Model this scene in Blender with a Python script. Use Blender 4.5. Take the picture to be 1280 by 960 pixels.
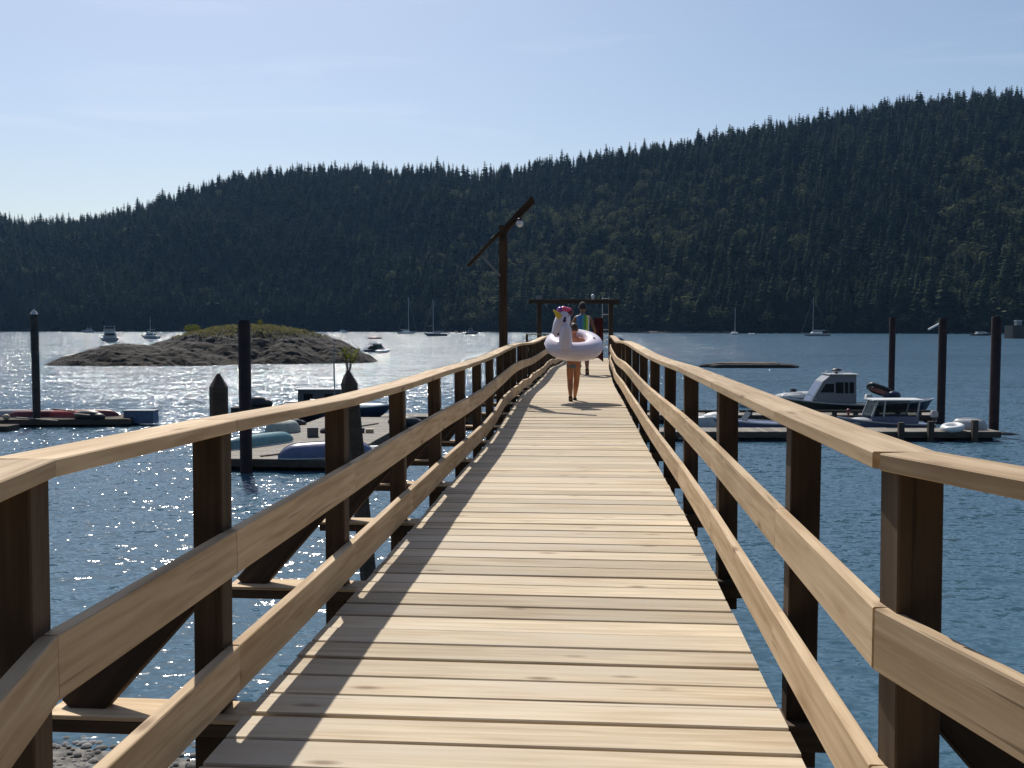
import bpy, bmesh, math, random
import numpy as np
from mathutils import Vector, Matrix, noise
random.seed(7); RNG = np.random.default_rng(7)
R = math.radians
for o in list(bpy.data.objects): bpy.data.objects.remove(o)
C = bpy.context.scene.collection
S = bpy.context.scene

# ------------------------------------------------------------------ camera, sky, sun, exposure
HAZE = 3.5e-5
EYE = 5.8            # metres above the water
DECK = EYE - 1.21
F = 1244.0
PITCH = math.atan(72 / F)
cam = bpy.data.cameras.new('camera'); cam.lens = 36 * F / 1280; cam.sensor_width = 36
cam.clip_start = 0.05; cam.clip_end = 12000
co = bpy.data.objects.new('camera', cam); C.objects.link(co)
co.location = (0, 0, EYE); co.rotation_euler = (R(90) - PITCH, 0, 0); S.camera = co

SUN_AZ, SUN_EL = -17.0, 50.0
SV = Vector((math.sin(R(SUN_AZ)) * math.cos(R(SUN_EL)), math.cos(R(SUN_AZ)) * math.cos(R(SUN_EL)), math.sin(R(SUN_EL))))
W = bpy.data.worlds.new('World'); S.world = W; W.use_nodes = True
nt = W.node_tree; nt.nodes.clear()
sky = nt.nodes.new('ShaderNodeTexSky'); sky.sky_type = 'NISHITA'; sky.sun_disc = False
sky.sun_elevation = R(SUN_EL); sky.sun_rotation = R(SUN_AZ % 360)
sky.air_density = 1.0; sky.dust_density = 1.3; sky.ozone_density = 2.0; sky.altitude = 0
tc = nt.nodes.new('ShaderNodeTexCoord')
mp = nt.nodes.new('ShaderNodeMapping'); mp.inputs['Scale'].default_value = (1.6, 1.6, 13); mp.inputs['Rotation'].default_value = (0, 0.10, 0)
nz = nt.nodes.new('ShaderNodeTexNoise'); nz.inputs['Scale'].default_value = 2.2; nz.inputs['Detail'].default_value = 6; nz.inputs['Distortion'].default_value = .5
cr = nt.nodes.new('ShaderNodeValToRGB'); cr.color_ramp.elements[0].position = .55; cr.color_ramp.elements[1].position = .80
ml = nt.nodes.new('ShaderNodeMath'); ml.operation = 'MULTIPLY'; ml.inputs[1].default_value = .2
mx = nt.nodes.new('ShaderNodeMix'); mx.data_type = 'RGBA'; mx.inputs[7].default_value = (9.5, 9.8, 10.4, 1)
bg = nt.nodes.new('ShaderNodeBackground'); bg.inputs['Strength'].default_value = 0.102
wo = nt.nodes.new('ShaderNodeOutputWorld')
L = nt.links.new
L(tc.outputs['Generated'], mp.inputs[0]); L(mp.outputs[0], nz.inputs['Vector']); L(nz.outputs['Fac'], cr.inputs[0])
L(cr.outputs[0], ml.inputs[0]); L(ml.outputs[0], mx.inputs[0]); L(sky.outputs[0], mx.inputs[6]); L(mx.outputs[2], bg.inputs[0]); L(bg.outputs[0], wo.inputs[0])
sl = bpy.data.lights.new('sun', 'SUN'); sl.energy = 5.0; sl.angle = R(.53); sl.color = (1, .95, .87)
so = bpy.data.objects.new('sun', sl); C.objects.link(so); so.rotation_euler = SV.to_track_quat('Z', 'Y').to_euler(); so.location = (-20, 60, 90)
S.view_settings.view_transform = 'Standard'; S.view_settings.look = 'None'; S.view_settings.exposure = 0.0; S.view_settings.gamma = 1
S.render.engine = 'CYCLES'; S.cycles.use_denoising = True; S.cycles.max_bounces = 6; S.cycles.diffuse_bounces = 3
S.cycles.glossy_bounces = 3; S.cycles.transmission_bounces = 4; S.cycles.volume_bounces = 0; S.cycles.sample_clamp_indirect = 6; S.cycles.caustics_reflective = False; S.cycles.caustics_refractive = False

# ------------------------------------------------------------------ pixel -> world (used only to read measurements off the photograph)
def ray(u, v):
    yc = (480 - v) / F
    return Vector(((u - 640) / F, math.cos(PITCH) + yc * math.sin(PITCH), -math.sin(PITCH) + yc * math.cos(PITCH)))
def at_z(u, v, z):
    d = ray(u, v); return Vector((0, 0, EYE)) + d * ((z - EYE) / d.z)
def at_y(u, v, y):
    d = ray(u, v); return Vector((0, 0, EYE)) + d * (y / d.y)
def px(u, v, y): return at_y(u, v, y)

# ------------------------------------------------------------------ materials
def new_mat(name):
    m = bpy.data.materials.new(name); m.use_nodes = True
    n = m.node_tree; b = n.nodes['Principled BSDF']; return m, n, b
def plain(name, col, rough=.6, metal=0, var=.15, scale=6, bump=0, spec=.5, dirt=None):
    m, n, b = new_mat(name)
    b.inputs['Roughness'].default_value = rough; b.inputs['Metallic'].default_value = metal; b.inputs['Specular IOR Level'].default_value = spec
    tcn = n.nodes.new('ShaderNodeTexCoord'); t = n.nodes.new('ShaderNodeTexNoise'); t.inputs['Scale'].default_value = scale; t.inputs['Detail'].default_value = 5
    r = n.nodes.new('ShaderNodeValToRGB'); r.color_ramp.elements[0].position = .3; r.color_ramp.elements[1].position = .7
    d = dirt or tuple(c * (1 - 2 * var) for c in col)
    r.color_ramp.elements[0].color = (*d, 1); r.color_ramp.elements[1].color = (*[min(1, c * (1 + var * .4)) for c in col], 1)
    n.links.new(tcn.outputs['Object'], t.inputs['Vector']); n.links.new(t.outputs['Fac'], r.inputs[0]); n.links.new(r.outputs[0], b.inputs['Base Color'])
    if bump:
        bp = n.nodes.new('ShaderNodeBump'); bp.inputs['Strength'].default_value = bump; bp.inputs['Distance'].default_value = .02
        n.links.new(t.outputs['Fac'], bp.inputs['Height']); n.links.new(bp.outputs[0], b.inputs['Normal'])
    return m
def wood(name, c_dark, c_light, rough=.75, grain=1.0, knots=True, tone_amt=.35, grey=None, spec=.3):
    """Board wood in the beam's own 'loc' coordinates (x along the grain), one 'tone' per board."""
    m, n, b = new_mat(name); N = n.nodes.new; K = n.links.new
    b.inputs['Roughness'].default_value = rough; b.inputs['Specular IOR Level'].default_value = spec
    a = N('ShaderNodeAttribute'); a.attribute_name = 'loc'; tn = N('ShaderNodeAttribute'); tn.attribute_name = 'tone'
    mp1 = N('ShaderNodeMapping'); mp1.inputs['Scale'].default_value = (1.3, 22, 22); K(a.outputs['Vector'], mp1.inputs[0])
    n1 = N('ShaderNodeTexNoise'); n1.inputs['Scale'].default_value = 1.6; n1.inputs['Detail'].default_value = 6; n1.inputs['Distortion'].default_value = .45; K(mp1.outputs[0], n1.inputs['Vector'])
    mp2 = N('ShaderNodeMapping'); mp2.inputs['Scale'].default_value = (.9, 4, 4); K(a.outputs['Vector'], mp2.inputs[0])
    n2 = N('ShaderNodeTexNoise'); n2.inputs['Scale'].default_value = 1.4; n2.inputs['Detail'].default_value = 4; K(mp2.outputs[0], n2.inputs['Vector'])
    ad = N('ShaderNodeMath'); ad.operation = 'MULTIPLY_ADD'; ad.inputs[1].default_value = .6; K(n1.outputs['Fac'], ad.inputs[0])
    m2 = N('ShaderNodeMath'); m2.operation = 'MULTIPLY'; m2.inputs[1].default_value = .4; K(n2.outputs['Fac'], m2.inputs[0]); K(m2.outputs[0], ad.inputs[2])
    rp = N('ShaderNodeValToRGB'); rp.color_ramp.elements[0].position = .33; rp.color_ramp.elements[1].position = .64
    rp.color_ramp.elements[0].color = (*c_dark, 1); rp.color_ramp.elements[1].color = (*c_light, 1); K(ad.outputs[0], rp.inputs[0])
    cur = rp.outputs[0]
    if grey:
        n3 = N('ShaderNodeTexNoise'); n3.inputs['Scale'].default_value = .8; n3.inputs['Detail'].default_value = 3
        mp3 = N('ShaderNodeMapping'); mp3.inputs['Scale'].default_value = (1.2, 5, 5); K(a.outputs['Vector'], mp3.inputs[0]); K(mp3.outputs[0], n3.inputs['Vector'])
        r3 = N('ShaderNodeValToRGB'); r3.color_ramp.elements[0].position = .45; r3.color_ramp.elements[1].position = .68; K(n3.outputs['Fac'], r3.inputs[0])
        mg = N('ShaderNodeMix'); mg.data_type = 'RGBA'; mg.inputs[7].default_value = (*grey, 1); K(r3.outputs[0], mg.inputs[0]); K(cur, mg.inputs[6]); cur = mg.outputs[2]
    if knots:
        mp4 = N('ShaderNodeMapping'); mp4.inputs['Scale'].default_value = (2.4, 7.5, 7.5); K(a.outputs['Vector'], mp4.inputs[0])
        vo = N('ShaderNodeTexVoronoi'); vo.inputs['Scale'].default_value = 1.0; K(mp4.outputs[0], vo.inputs['Vector'])
        r4 = N('ShaderNodeValToRGB'); r4.color_ramp.elements[0].position = .05; r4.color_ramp.elements[1].position = .16
        r4.color_ramp.elements[0].color = (1, 1, 1, 1); r4.color_ramp.elements[1].color = (0, 0, 0, 1); K(vo.outputs['Distance'], r4.inputs[0])
        # only some cells hold a knot
        sp = N('ShaderNodeSeparateColor'); K(vo.outputs['Color'], sp.inputs[0])
        gt = N('ShaderNodeMath'); gt.operation = 'GREATER_THAN'; gt.inputs[1].default_value = .38; K(sp.outputs[0], gt.inputs[0])
        kk = N('ShaderNodeMath'); kk.operation = 'MULTIPLY'; K(gt.outputs[0], kk.inputs[0]); K(r4.outputs[0], kk.inputs[1])
        k2 = N('ShaderNodeMath'); k2.operation = 'MULTIPLY'; k2.inputs[1].default_value = .75; K(kk.outputs[0], k2.inputs[0])
        mk = N('ShaderNodeMix'); mk.data_type = 'RGBA'; mk.inputs[7].default_value = (c_dark[0] * .38, c_dark[1] * .30, c_dark[2] * .25, 1)
        K(k2.outputs[0], mk.inputs[0]); K(cur, mk.inputs[6]); cur = mk.outputs[2]
    mp6 = N('ShaderNodeMapping'); mp6.inputs['Scale'].default_value = (.8, 38, 38); K(a.outputs['Vector'], mp6.inputs[0])
    n6 = N('ShaderNodeTexNoise'); n6.inputs['Scale'].default_value = 1.3; n6.inputs['Detail'].default_value = 3; K(mp6.outputs[0], n6.inputs['Vector'])
    r6 = N('ShaderNodeValToRGB'); r6.color_ramp.elements[0].position = .67; r6.color_ramp.elements[1].position = .71; K(n6.outputs['Fac'], r6.inputs[0])
    k6 = N('ShaderNodeMath'); k6.operation = 'MULTIPLY'; k6.inputs[1].default_value = .6; K(r6.outputs[0], k6.inputs[0])
    mc = N('ShaderNodeMix'); mc.data_type = 'RGBA'; mc.inputs[7].default_value = (c_dark[0] * .35, c_dark[1] * .32, c_dark[2] * .3, 1); K(k6.outputs[0], mc.inputs[0]); K(cur, mc.inputs[6]); cur = mc.outputs[2]
    mt = N('ShaderNodeMath'); mt.operation = 'MULTIPLY_ADD'; mt.inputs[1].default_value = tone_amt; mt.inputs[2].default_value = 1 - tone_amt / 2; K(tn.outputs['Fac'], mt.inputs[0])
    hs = N('ShaderNodeHueSaturation'); K(cur, hs.inputs['Color']); K(mt.outputs[0], hs.inputs['Value']); K(hs.outputs[0], b.inputs['Base Color'])
    bp = N('ShaderNodeBump'); bp.inputs['Strength'].default_value = .35 * grain; bp.inputs['Distance'].default_value = .004; K(n1.outputs['Fac'], bp.inputs['Height']); K(bp.outputs[0], b.inputs['Normal'])
    return m
M = {}
M['deck'] = wood('deck_wood', (.34, .255, .16), (.56, .465, .33), grey=(.47, .405, .31), tone_amt=.4)
M['rail'] = wood('rail_wood', (.34, .225, .12), (.59, .45, .29), tone_amt=.42)
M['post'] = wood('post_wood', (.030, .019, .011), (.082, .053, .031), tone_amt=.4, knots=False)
M['old'] = wood('old_timber', (.055, .042, .032), (.12, .095, .075), tone_amt=.5, knots=False, rough=.9)
M['dock'] = wood('dock_wood', (.13, .11, .085), (.27, .24, .195), tone_amt=.6, grey=(.22, .21, .195), knots=False)
M['dark'] = plain('dark_float', (.030, .030, .027), .85, var=.3, scale=3)
M['steel'] = plain('rusty_pile', (.046, .020, .019), .8, var=.35, scale=2.2, bump=.4, dirt=(.016, .010, .011))
M['steel2'] = plain('weathered_pile', (.055, .05, .045), .8, var=.3, scale=2)
M['metal'] = plain('aluminium', (.62, .64, .66), .35, 1, var=.1)
M['white'] = plain('white_gelcoat', (.78, .78, .76), .3, var=.06, scale=2)
M['pearl'] = plain('pearl_vinyl', (.80, .72, .80), .22, var=.03, scale=2, spec=.7)
M['black'] = plain('black_plastic', (.018, .018, .02), .45, var=.2)
M['glass'] = plain('dark_glass', (.012, .016, .02), .25, var=.1, spec=.25)
def clear_glass():
    m, n, b = new_mat('clear_glass'); b.inputs['Base Color'].default_value = (.02, .025, .03, 1); b.inputs['Roughness'].default_value = .05
    t = n.nodes.new('ShaderNodeBsdfTransparent'); t.inputs[0].default_value = (.75, .8, .8, 1); x = n.nodes.new('ShaderNodeMixShader'); x.inputs[0].default_value = .25
    n.links.new(t.outputs[0], x.inputs[1]); n.links.new(b.outputs[0], x.inputs[2]); n.links.new(x.outputs[0], n.nodes['Material Output'].inputs[0]); return m
M['clear'] = clear_glass()
M['grey'] = plain('grey_paint', (.20, .22, .24), .4, var=.1)
M['dgrey'] = plain('dark_grey_paint', (.085, .09, .098), .45, var=.12)
M['lgrey'] = plain('light_grey', (.42, .43, .44), .45, var=.1)
M['green'] = plain('dark_green_hull', (.018, .035, .03), .35, var=.15)
M['navy'] = plain('navy_paint', (.02, .03, .07), .35, var=.15)
M['blue'] = plain('blue_grey_paint', (.12, .16, .26), .4, var=.12)
M['violet'] = plain('violet_blue_hull', (.15, .17, .29), .35, var=.1)
M['teal'] = plain('teal_hull', (.10, .24, .27), .4, var=.12)
M['sage'] = plain('sage_cover', (.36, .40, .36), .7, var=.12)
M['red'] = plain('red_plastic', (.34, .025, .022), .4, var=.15)
M['maroon'] = plain('maroon_plastic', (.17, .025, .04), .45, var=.2)
M['tan'] = plain('tan_plastic', (.45, .36, .25), .6)
M['skin'] = plain('tanned_skin', (.44, .185, .09), .55, var=.08)
M['skin2'] = plain('brown_skin', (.30, .15, .09), .55, var=.08)
M['hair'] = plain('brown_hair', (.045, .024, .014), .6, var=.2, scale=30)
M['cloth_blue'] = plain('faded_blue_cloth', (.13, .17, .22), .85, var=.12)
M['cloth_dark'] = plain('dark_cloth', (.03, .03, .035), .85, var=.12)
M['cloth_red'] = plain('dark_red_cloth', (.085, .014, .016), .9, var=.15)
M['yellow'] = plain('yellow_vinyl', (.80, .55, .05), .3, var=.05)
M['pink'] = plain('pink_vinyl', (.80, .10, .22), .3, var=.05)
M['purple'] = plain('purple_vinyl', (.22, .06, .45), .3, var=.05)
M['ink'] = plain('dark_blue_print', (.02, .02, .14), .3, var=.05)
M['rubber'] = plain('black_rubber', (.02, .02, .02), .7, var=.1)
M['globe'] = plain('white_globe', (.75, .73, .74), .25, var=.02)
M['conc'] = plain('concrete_float', (.26, .26, .25), .85, var=.2)

# ------------------------------------------------------------------ mesh builder
class MB:
    def __init__(s): s.v = []; s.f = []; s.t = []; s.l = []
    def add(s, vs, fs, tone=.5, loc=None):
        b = len(s.v); off = Vector((random.uniform(0, 90), random.uniform(0, 90), random.uniform(0, 90)))
        s.v += [tuple(x) for x in vs]; s.f += [tuple(i + b for i in f) for f in fs]
        s.t += [tone] * len(vs); s.l += [tuple(Vector(x) + off) for x in (loc or vs)]
        return s
    def beam(s, p0, p1, w, h, up=(0, 0, 1), ch=.006, tone=None, off=(0, 0)):
        p0, p1 = Vector(p0), Vector(p1); d = p1 - p0; Ln = d.length; d = d / Ln; up = Vector(up)
        side = d.cross(up).normalized(); u2 = side.cross(d).normalized()
        a, c = w / 2, h / 2; k = min(ch, a * .4, c * .4)
        if k > 0: prof = [(-a + k, -c), (a - k, -c), (a, -c + k), (a, c - k), (a - k, c), (-a + k, c), (-a, c - k), (-a, -c + k)]
        else: prof = [(-a, -c), (a, -c), (a, c), (-a, c)]
        n = len(prof); vs = []; loc = []
        for i, p in enumerate((p0, p1)):
            for x, z in prof:
                vs.append(p + side * (x + off[0]) + u2 * (z + off[1])); loc.append((i * Ln, x, z))
        fs = [(i, (i + 1) % n, n + (i + 1) % n, n + i) for i in range(n)] + [tuple(range(n))[::-1], tuple(range(n, 2 * n))]
        return s.add(vs, fs, random.random() if tone is None else tone, loc)
    def box(s, c, size, yaw=0, pitch=0, roll=0, ch=.008, tone=None):
        m = Matrix.Rotation(yaw, 3, 'Z') @ Matrix.Rotation(pitch, 3, 'Y') @ Matrix.Rotation(roll, 3, 'X'); c = Vector(c)
        x = m @ Vector((size[0] / 2, 0, 0)); return s.beam(c - x, c + x, size[1], size[2], up=m @ Vector((0, 0, 1)), ch=ch, tone=tone)
    def rings(s, rs, cap0=True, cap1=True, closed=True, tone=None):
        n = len(rs[0]); vs = [Vector(p) for r in rs for p in r]; fs = []
        for i in range(len(rs) - 1):
            for j in range(n if closed else n - 1):
                k = (j + 1) % n; fs.append((i * n + j, i * n + k, (i + 1) * n + k, (i + 1) * n + j))
        if cap0: fs.append(tuple(range(n))[::-1])
        if cap1: fs.append(tuple(range((len(rs) - 1) * n, len(rs) * n)))
        return s.add(vs, fs, random.random() if tone is None else tone)
    def tube(s, pts, rad, n=10, sq=(1, 1), tone=None, cap=True):
        pts = [Vector(p) for p in pts]; rad = rad if hasattr(rad, '__len__') else [rad] * len(pts); rs = []
        ref = Vector((0, 0, 1))
        for i, p in enumerate(pts):
            d = (pts[min(i + 1, len(pts) - 1)] - pts[max(i - 1, 0)]).normalized()
            if abs(d.dot(ref)) > .95: ref = Vector((0, 1, 0)) if abs(d.y) < .9 else Vector((1, 0, 0))
            a = d.cross(ref).normalized(); b = a.cross(d)
            rs.append([p + (a * math.cos(2 * math.pi * k / n) * sq[0] + b * math.sin(2 * math.pi * k / n) * sq[1]) * rad[i] for k in range(n)])
        return s.rings(rs, cap, cap, tone=tone)
    def ball(s, c, r, m=None, nu=12, nv=8, tone=None):
        c = Vector(c); r = r if hasattr(r, '__len__') else (r, r, r); rs = []
        for i in range(nv + 1):
            t = math.pi * (i + .001) / (nv + .002); row = []
            for j in range(nu):
                p = Vector((r[0] * math.sin(t) * math.cos(2 * math.pi * j / nu), r[1] * math.sin(t) * math.sin(2 * math.pi * j / nu), -r[2] * math.cos(t)))
                row.append(c + (m @ p if m else p))
            rs.append(row)
        return s.rings(rs, tone=tone)
    def torus(s, c, R0, r, m=None, nu=28, nv=12, sz=1, sy=1):
        c = Vector(c); rs = []
        for i in range(nu + 1):
            a = 2 * math.pi * i / nu
            row = []
            for j in range(nv):
                b = 2 * math.pi * j / nv; p = Vector(((R0 + r * math.cos(b)) * math.cos(a), (R0 + r * math.cos(b)) * math.sin(a) * sy, r * math.sin(b) * sz))
                row.append(c + (m @ p if m else p))
            rs.append(row)
        return s.rings(rs, False, False, tone=.5)
    def prism(s, prof, y0, y1, inset=0, tone=None):
        """side profile (x, z) extruded along y; inset narrows the upper points (cabins lean in)"""
        zs = [p[1] for p in prof]; z0, z1 = min(zs), max(zs)
        def row(y, sg): return [Vector((x, y - sg * inset * (z - z0) / max(1e-6, z1 - z0), z)) for x, z in prof]
        return s.rings([row(y0, -1), row(y1, 1)], tone=tone)
    def build(s, name, mat, parent=None, smooth=False, origin=(0, 0, 0)):
        me = bpy.data.meshes.new(name); o3 = Vector(origin)
        me.from_pydata([tuple(Vector(v) - o3) for v in s.v], [], s.f)
        a = me.attributes.new('tone', 'FLOAT', 'POINT'); a.data.foreach_set('value', s.t)
        b = me.attributes.new('loc', 'FLOAT_VECTOR', 'POINT'); b.data.foreach_set('vector', np.array(s.l, 'f').ravel())
        bm = bmesh.new(); bm.from_mesh(me); bmesh.ops.recalc_face_normals(bm, faces=bm.faces); bm.to_mesh(me); bm.free()
        for m in (mat if isinstance(mat, (list, tuple)) else [mat]): me.materials.append(m)
        if smooth:
            for p in me.polygons: p.use_smooth = True
            try: me.set_sharp_from_angle(angle=R(smooth if smooth is not True else 40))
            except Exception: pass
        o = bpy.data.objects.new(name, me); C.objects.link(o)
        if parent: o.parent = parent
        else: o.location = o3
        return o
def tag(o, label=None, cat=None, group=None, kind=None):
    if label: o['label'] = label
    if cat: o['category'] = cat
    if group: o['group'] = group
    if kind: o['kind'] = kind
    return o
def thing(name, label, cat, loc=(0, 0, 0), rz=0, group=None):
    o = bpy.data.objects.new(name, None); C.objects.link(o); o.location = loc; o.rotation_euler = (0, 0, rz); o.empty_display_size = .1
    return tag(o, label, cat, group)
def dup(src, loc, rz, label=None):
    r = src.copy(); C.objects.link(r); r.location = loc; r.rotation_euler = (0, 0, rz)
    if label: r['label'] = label
    for ch in [x for x in S.objects if x.parent == src]:
        c = ch.copy(); C.objects.link(c); c.parent = r
    return r

# ------------------------------------------------------------------ water
def water_mat():
    m, n, b = new_mat('water'); N = n.nodes.new; K = n.links.new
    b.inputs['Base Color'].default_value = (.048, .104, .148, 1); b.inputs['Roughness'].default_value = .10; b.inputs['IOR'].default_value = 1.33
    g = N('ShaderNodeNewGeometry')
    def nrm(scale, sx, sy, amp, det, rot=0):
        mp = N('ShaderNodeMapping'); mp.inputs['Scale'].default_value = (sx, sy, 1); mp.inputs['Rotation'].default_value = (0, 0, rot); K(g.outputs['Position'], mp.inputs[0])
        t = N('ShaderNodeTexNoise'); t.inputs['Scale'].default_value = scale; t.inputs['Detail'].default_value = det; t.inputs['Roughness'].default_value = .55; K(mp.outputs[0], t.inputs['Vector'])
        su = N('ShaderNodeVectorMath'); su.operation = 'SUBTRACT'; su.inputs[1].default_value = (.5, .5, .5); K(t.outputs['Color'], su.inputs[0])
        sc = N('ShaderNodeVectorMath'); sc.operation = 'MULTIPLY'; sc.inputs[1].default_value = (amp * .95, amp, 0); K(su.outputs[0], sc.inputs[0])
        return sc.outputs[0]
    a1 = nrm(1.9, .6, 1.3, .85, 5, .15); a2 = nrm(.22, .6, 1.2, .30, 3, -.2); a3 = nrm(6.5, .7, 1.2, 1.0, 2, .3)
    s1 = N('ShaderNodeVectorMath'); K(a1, s1.inputs[0]); K(a2, s1.inputs[1])
    s2 = N('ShaderNodeVectorMath'); K(s1.outputs[0], s2.inputs[0]); K(a3, s2.inputs[1])
    # wind patches: calmer and rougher areas
    tp = N('ShaderNodeTexNoise'); tp.inputs['Scale'].default_value = .018; tp.inputs['Detail'].default_value = 3
    mpp = N('ShaderNodeMapping'); mpp.inputs['Scale'].default_value = (.6, 1.6, 1); K(g.outputs['Position'], mpp.inputs[0]); K(mpp.outputs[0], tp.inputs['Vector'])
    mr = N('ShaderNodeMapRange'); mr.inputs[1].default_value = .3; mr.inputs[2].default_value = .7; mr.inputs[3].default_value = .72; mr.inputs[4].default_value = 1.15; mr.clamp = True; K(tp.outputs['Fac'], mr.inputs[0])
    sc2 = N('ShaderNodeVectorMath'); sc2.operation = 'SCALE'; K(s2.outputs[0], sc2.inputs[0]); 
    # the open water beyond the moorings is rougher than the sheltered water by the beach
    sy = N('ShaderNodeSeparateXYZ'); K(g.outputs['Position'], sy.inputs[0]); m2 = N('ShaderNodeMapRange'); m2.inputs[1].default_value = 35; m2.inputs[2].default_value = 170; m2.inputs[3].default_value = 1.0; m2.inputs[4].default_value = 2.7; K(sy.outputs['Y'], m2.inputs[0])
    m4 = N('ShaderNodeMapRange'); m4.inputs[1].default_value = -40; m4.inputs[2].default_value = 60; m4.inputs[3].default_value = 1.15; m4.inputs[4].default_value = .8; K(sy.outputs['X'], m4.inputs[0]); m5 = N('ShaderNodeMath'); m5.operation = 'MULTIPLY'; K(m2.outputs[0], m5.inputs[0]); K(m4.outputs[0], m5.inputs[1]); m2 = m5
    mm = N('ShaderNodeMath'); mm.operation = 'MULTIPLY'; K(mr.outputs[0], mm.inputs[0]); K(m2.outputs[0], mm.inputs[1]); K(mm.outputs[0], sc2.inputs['Scale'])
    # wind waves in the open bay have their steeper faces turned toward the beach
    m6 = N('ShaderNodeMapRange'); m6.inputs[1].default_value = 12; m6.inputs[2].default_value = 160; m6.inputs[3].default_value = -.09; m6.inputs[4].default_value = -.27; K(sy.outputs['Y'], m6.inputs[0])
    cb = N('ShaderNodeCombineXYZ'); cb.inputs[2].default_value = 1; K(m6.outputs[0], cb.inputs[1])
    up = N('ShaderNodeVectorMath'); K(cb.outputs[0], up.inputs[1]); K(sc2.outputs[0], up.inputs[0])
    no = N('ShaderNodeVectorMath'); no.operation = 'NORMALIZE'; K(up.outputs[0], no.inputs[0]); K(no.outputs[0], b.inputs['Normal'])
    return m
wmb = MB(); gx = [-4000, -900, -200, -40, 40, 200, 900, 4000]; gy = [-60, 0, 20, 60, 150, 400, 1000, 2600]
vs = [(x, y, 0) for y in gy for x in gx]; n = len(gx)
wmb.add(vs, [(j * n + i, j * n + i + 1, (j + 1) * n + i + 1, (j + 1) * n + i) for j in range(len(gy) - 1) for i in range(n - 1)])
tag(wmb.build('water', water_mat()), kind='structure')

# ------------------------------------------------------------------ far hill
PROF = [(-900, 330), (-500, 300), (-200, 285), (0, 268), (40, 275), (80, 272), (120, 268), (160, 262), (200, 251), (240, 235), (280, 223), (320, 216), (360, 210), (400, 207), (440, 205), (480, 207), (520, 207),
        (560, 208), (600, 212), (640, 207), (700, 198), (740, 193), (780, 188), (820, 180), (860, 174), (900, 165), (950, 157), (1000, 148), (1050, 138), (1100, 129), (1150, 125), (1200, 122), (1240, 117), (1280, 112), (1500, 90), (2200, 120)]
PU = np.array([p[0] for p in PROF], float); PV = np.array([p[1] for p in PROF], float)
def shoreD(u): return np.interp(u, [-900, 0, 450, 560, 640, 800, 900, 1060, 1280, 2200], [1250, 1090, 1060, 960, 980, 900, 840, 820, 760, 640])
TREE_H = 25.0
def hill(u, t):
    """u = bearing expressed as photo column, t = 0 shore .. 1 ridge .. beyond; returns x, y, z of the ground"""
    u = np.asarray(u, float); t = np.asarray(t, float)
    D0 = shoreD(u); D1 = D0 + np.interp(u, [0, 640, 1280], [380, 430, 480])
    D = D0 + (D1 - D0) * t
    dy = np.cos(PITCH) + (480 - np.interp(u, PU, PV)) / F * np.sin(PITCH)
    x = (u - 640) / F * D; y = D
    dz = (-math.sin(PITCH) + (480 - np.interp(u, PU, PV)) / F * math.cos(PITCH)) / dy
    H = EYE + dz * D1 - TREE_H * .80
    z = np.where(t <= 1, H * (1 - (1 - np.clip(t, 0, 1)) ** 1.18), H * (1 - .35 * (t - 1)))
    z = z + (12 * np.sin(u * .011 + t * 5) * np.sin(t * 7 + u * .004) + 6 * np.sin(u * .031 + t * 3)) * np.clip(t * 3, 0, 1) * np.clip((1 - t) * 3, 0, 1)
    return x, y, np.where(t < 0, 30 * t, np.maximum(z, .3 + t * 8))
us = np.linspace(-900, 2200, 156); ts = np.concatenate([[-.05, -.004, .004, .02, .05], np.linspace(.1, 1.0, 19), [1.2, 1.6, 2.2]])
UU, TT = np.meshgrid(us, ts); X, Y, Z = hill(UU, TT)
hm = MB(); n = len(us)
hm.add(list(zip(X.ravel(), Y.ravel(), Z.ravel())), [(j * n + i, j * n + i + 1, (j + 1) * n + i + 1, (j + 1) * n + i) for j in range(len(ts) - 1) for i in range(n - 1)])
M['ground'] = plain('forest_floor', (.010, .014, .010), 1.0, var=.3, scale=.03, spec=0)
tag(hm.build('hills', M['ground'], smooth=True), kind='structure')

def foliage(name, c0, c1, trans=.25):
    m, n, b = new_mat(name); N = n.nodes.new; K = n.links.new
    tn = N('ShaderNodeAttribute'); tn.attribute_name = 'tone'
    oi = N('ShaderNodeObjectInfo')
    ad = N('ShaderNodeMath'); ad.operation = 'MULTIPLY_ADD'; ad.inputs[1].default_value = .35; K(oi.outputs['Random'], ad.inputs[0]); K(tn.outputs['Fac'], ad.inputs[2])
    r = N('ShaderNodeValToRGB'); r.color_ramp.elements[0].color = (*c0, 1); r.color_ramp.elements[1].color = (*c1, 1); r.color_ramp.elements[1].position = 1.15 if False else 1.0; K(ad.outputs[0], r.inputs[0])
    K(r.outputs[0], b.inputs['Base Color']); b.inputs['Roughness'].default_value = .8; b.inputs['Specular IOR Level'].default_value = .02
    tr = N('ShaderNodeBsdfTranslucent'); K(r.outputs[0], tr.inputs[0]); ms = N('ShaderNodeMixShader'); ms.inputs[0].default_value = trans
    K(b.outputs[0], ms.inputs[1]); K(tr.outputs[0], ms.inputs[2]); K(ms.outputs[0], n.nodes['Material Output'].inputs[0])
    return m
M['conifer'] = foliage('conifer_needles', (.006, .0125, .009), (.027, .041, .020), .12)
M['broad'] = foliage('broadleaf_foliage', (.045, .056, .026), (.100, .108, .050), .22)
M['shrub'] = foliage('shrub_foliage', (.07, .10, .02), (.22, .22, .05), .4)
M['grass'] = foliage('dry_grass', (.12, .12, .04), (.30, .27, .11), .3)

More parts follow.
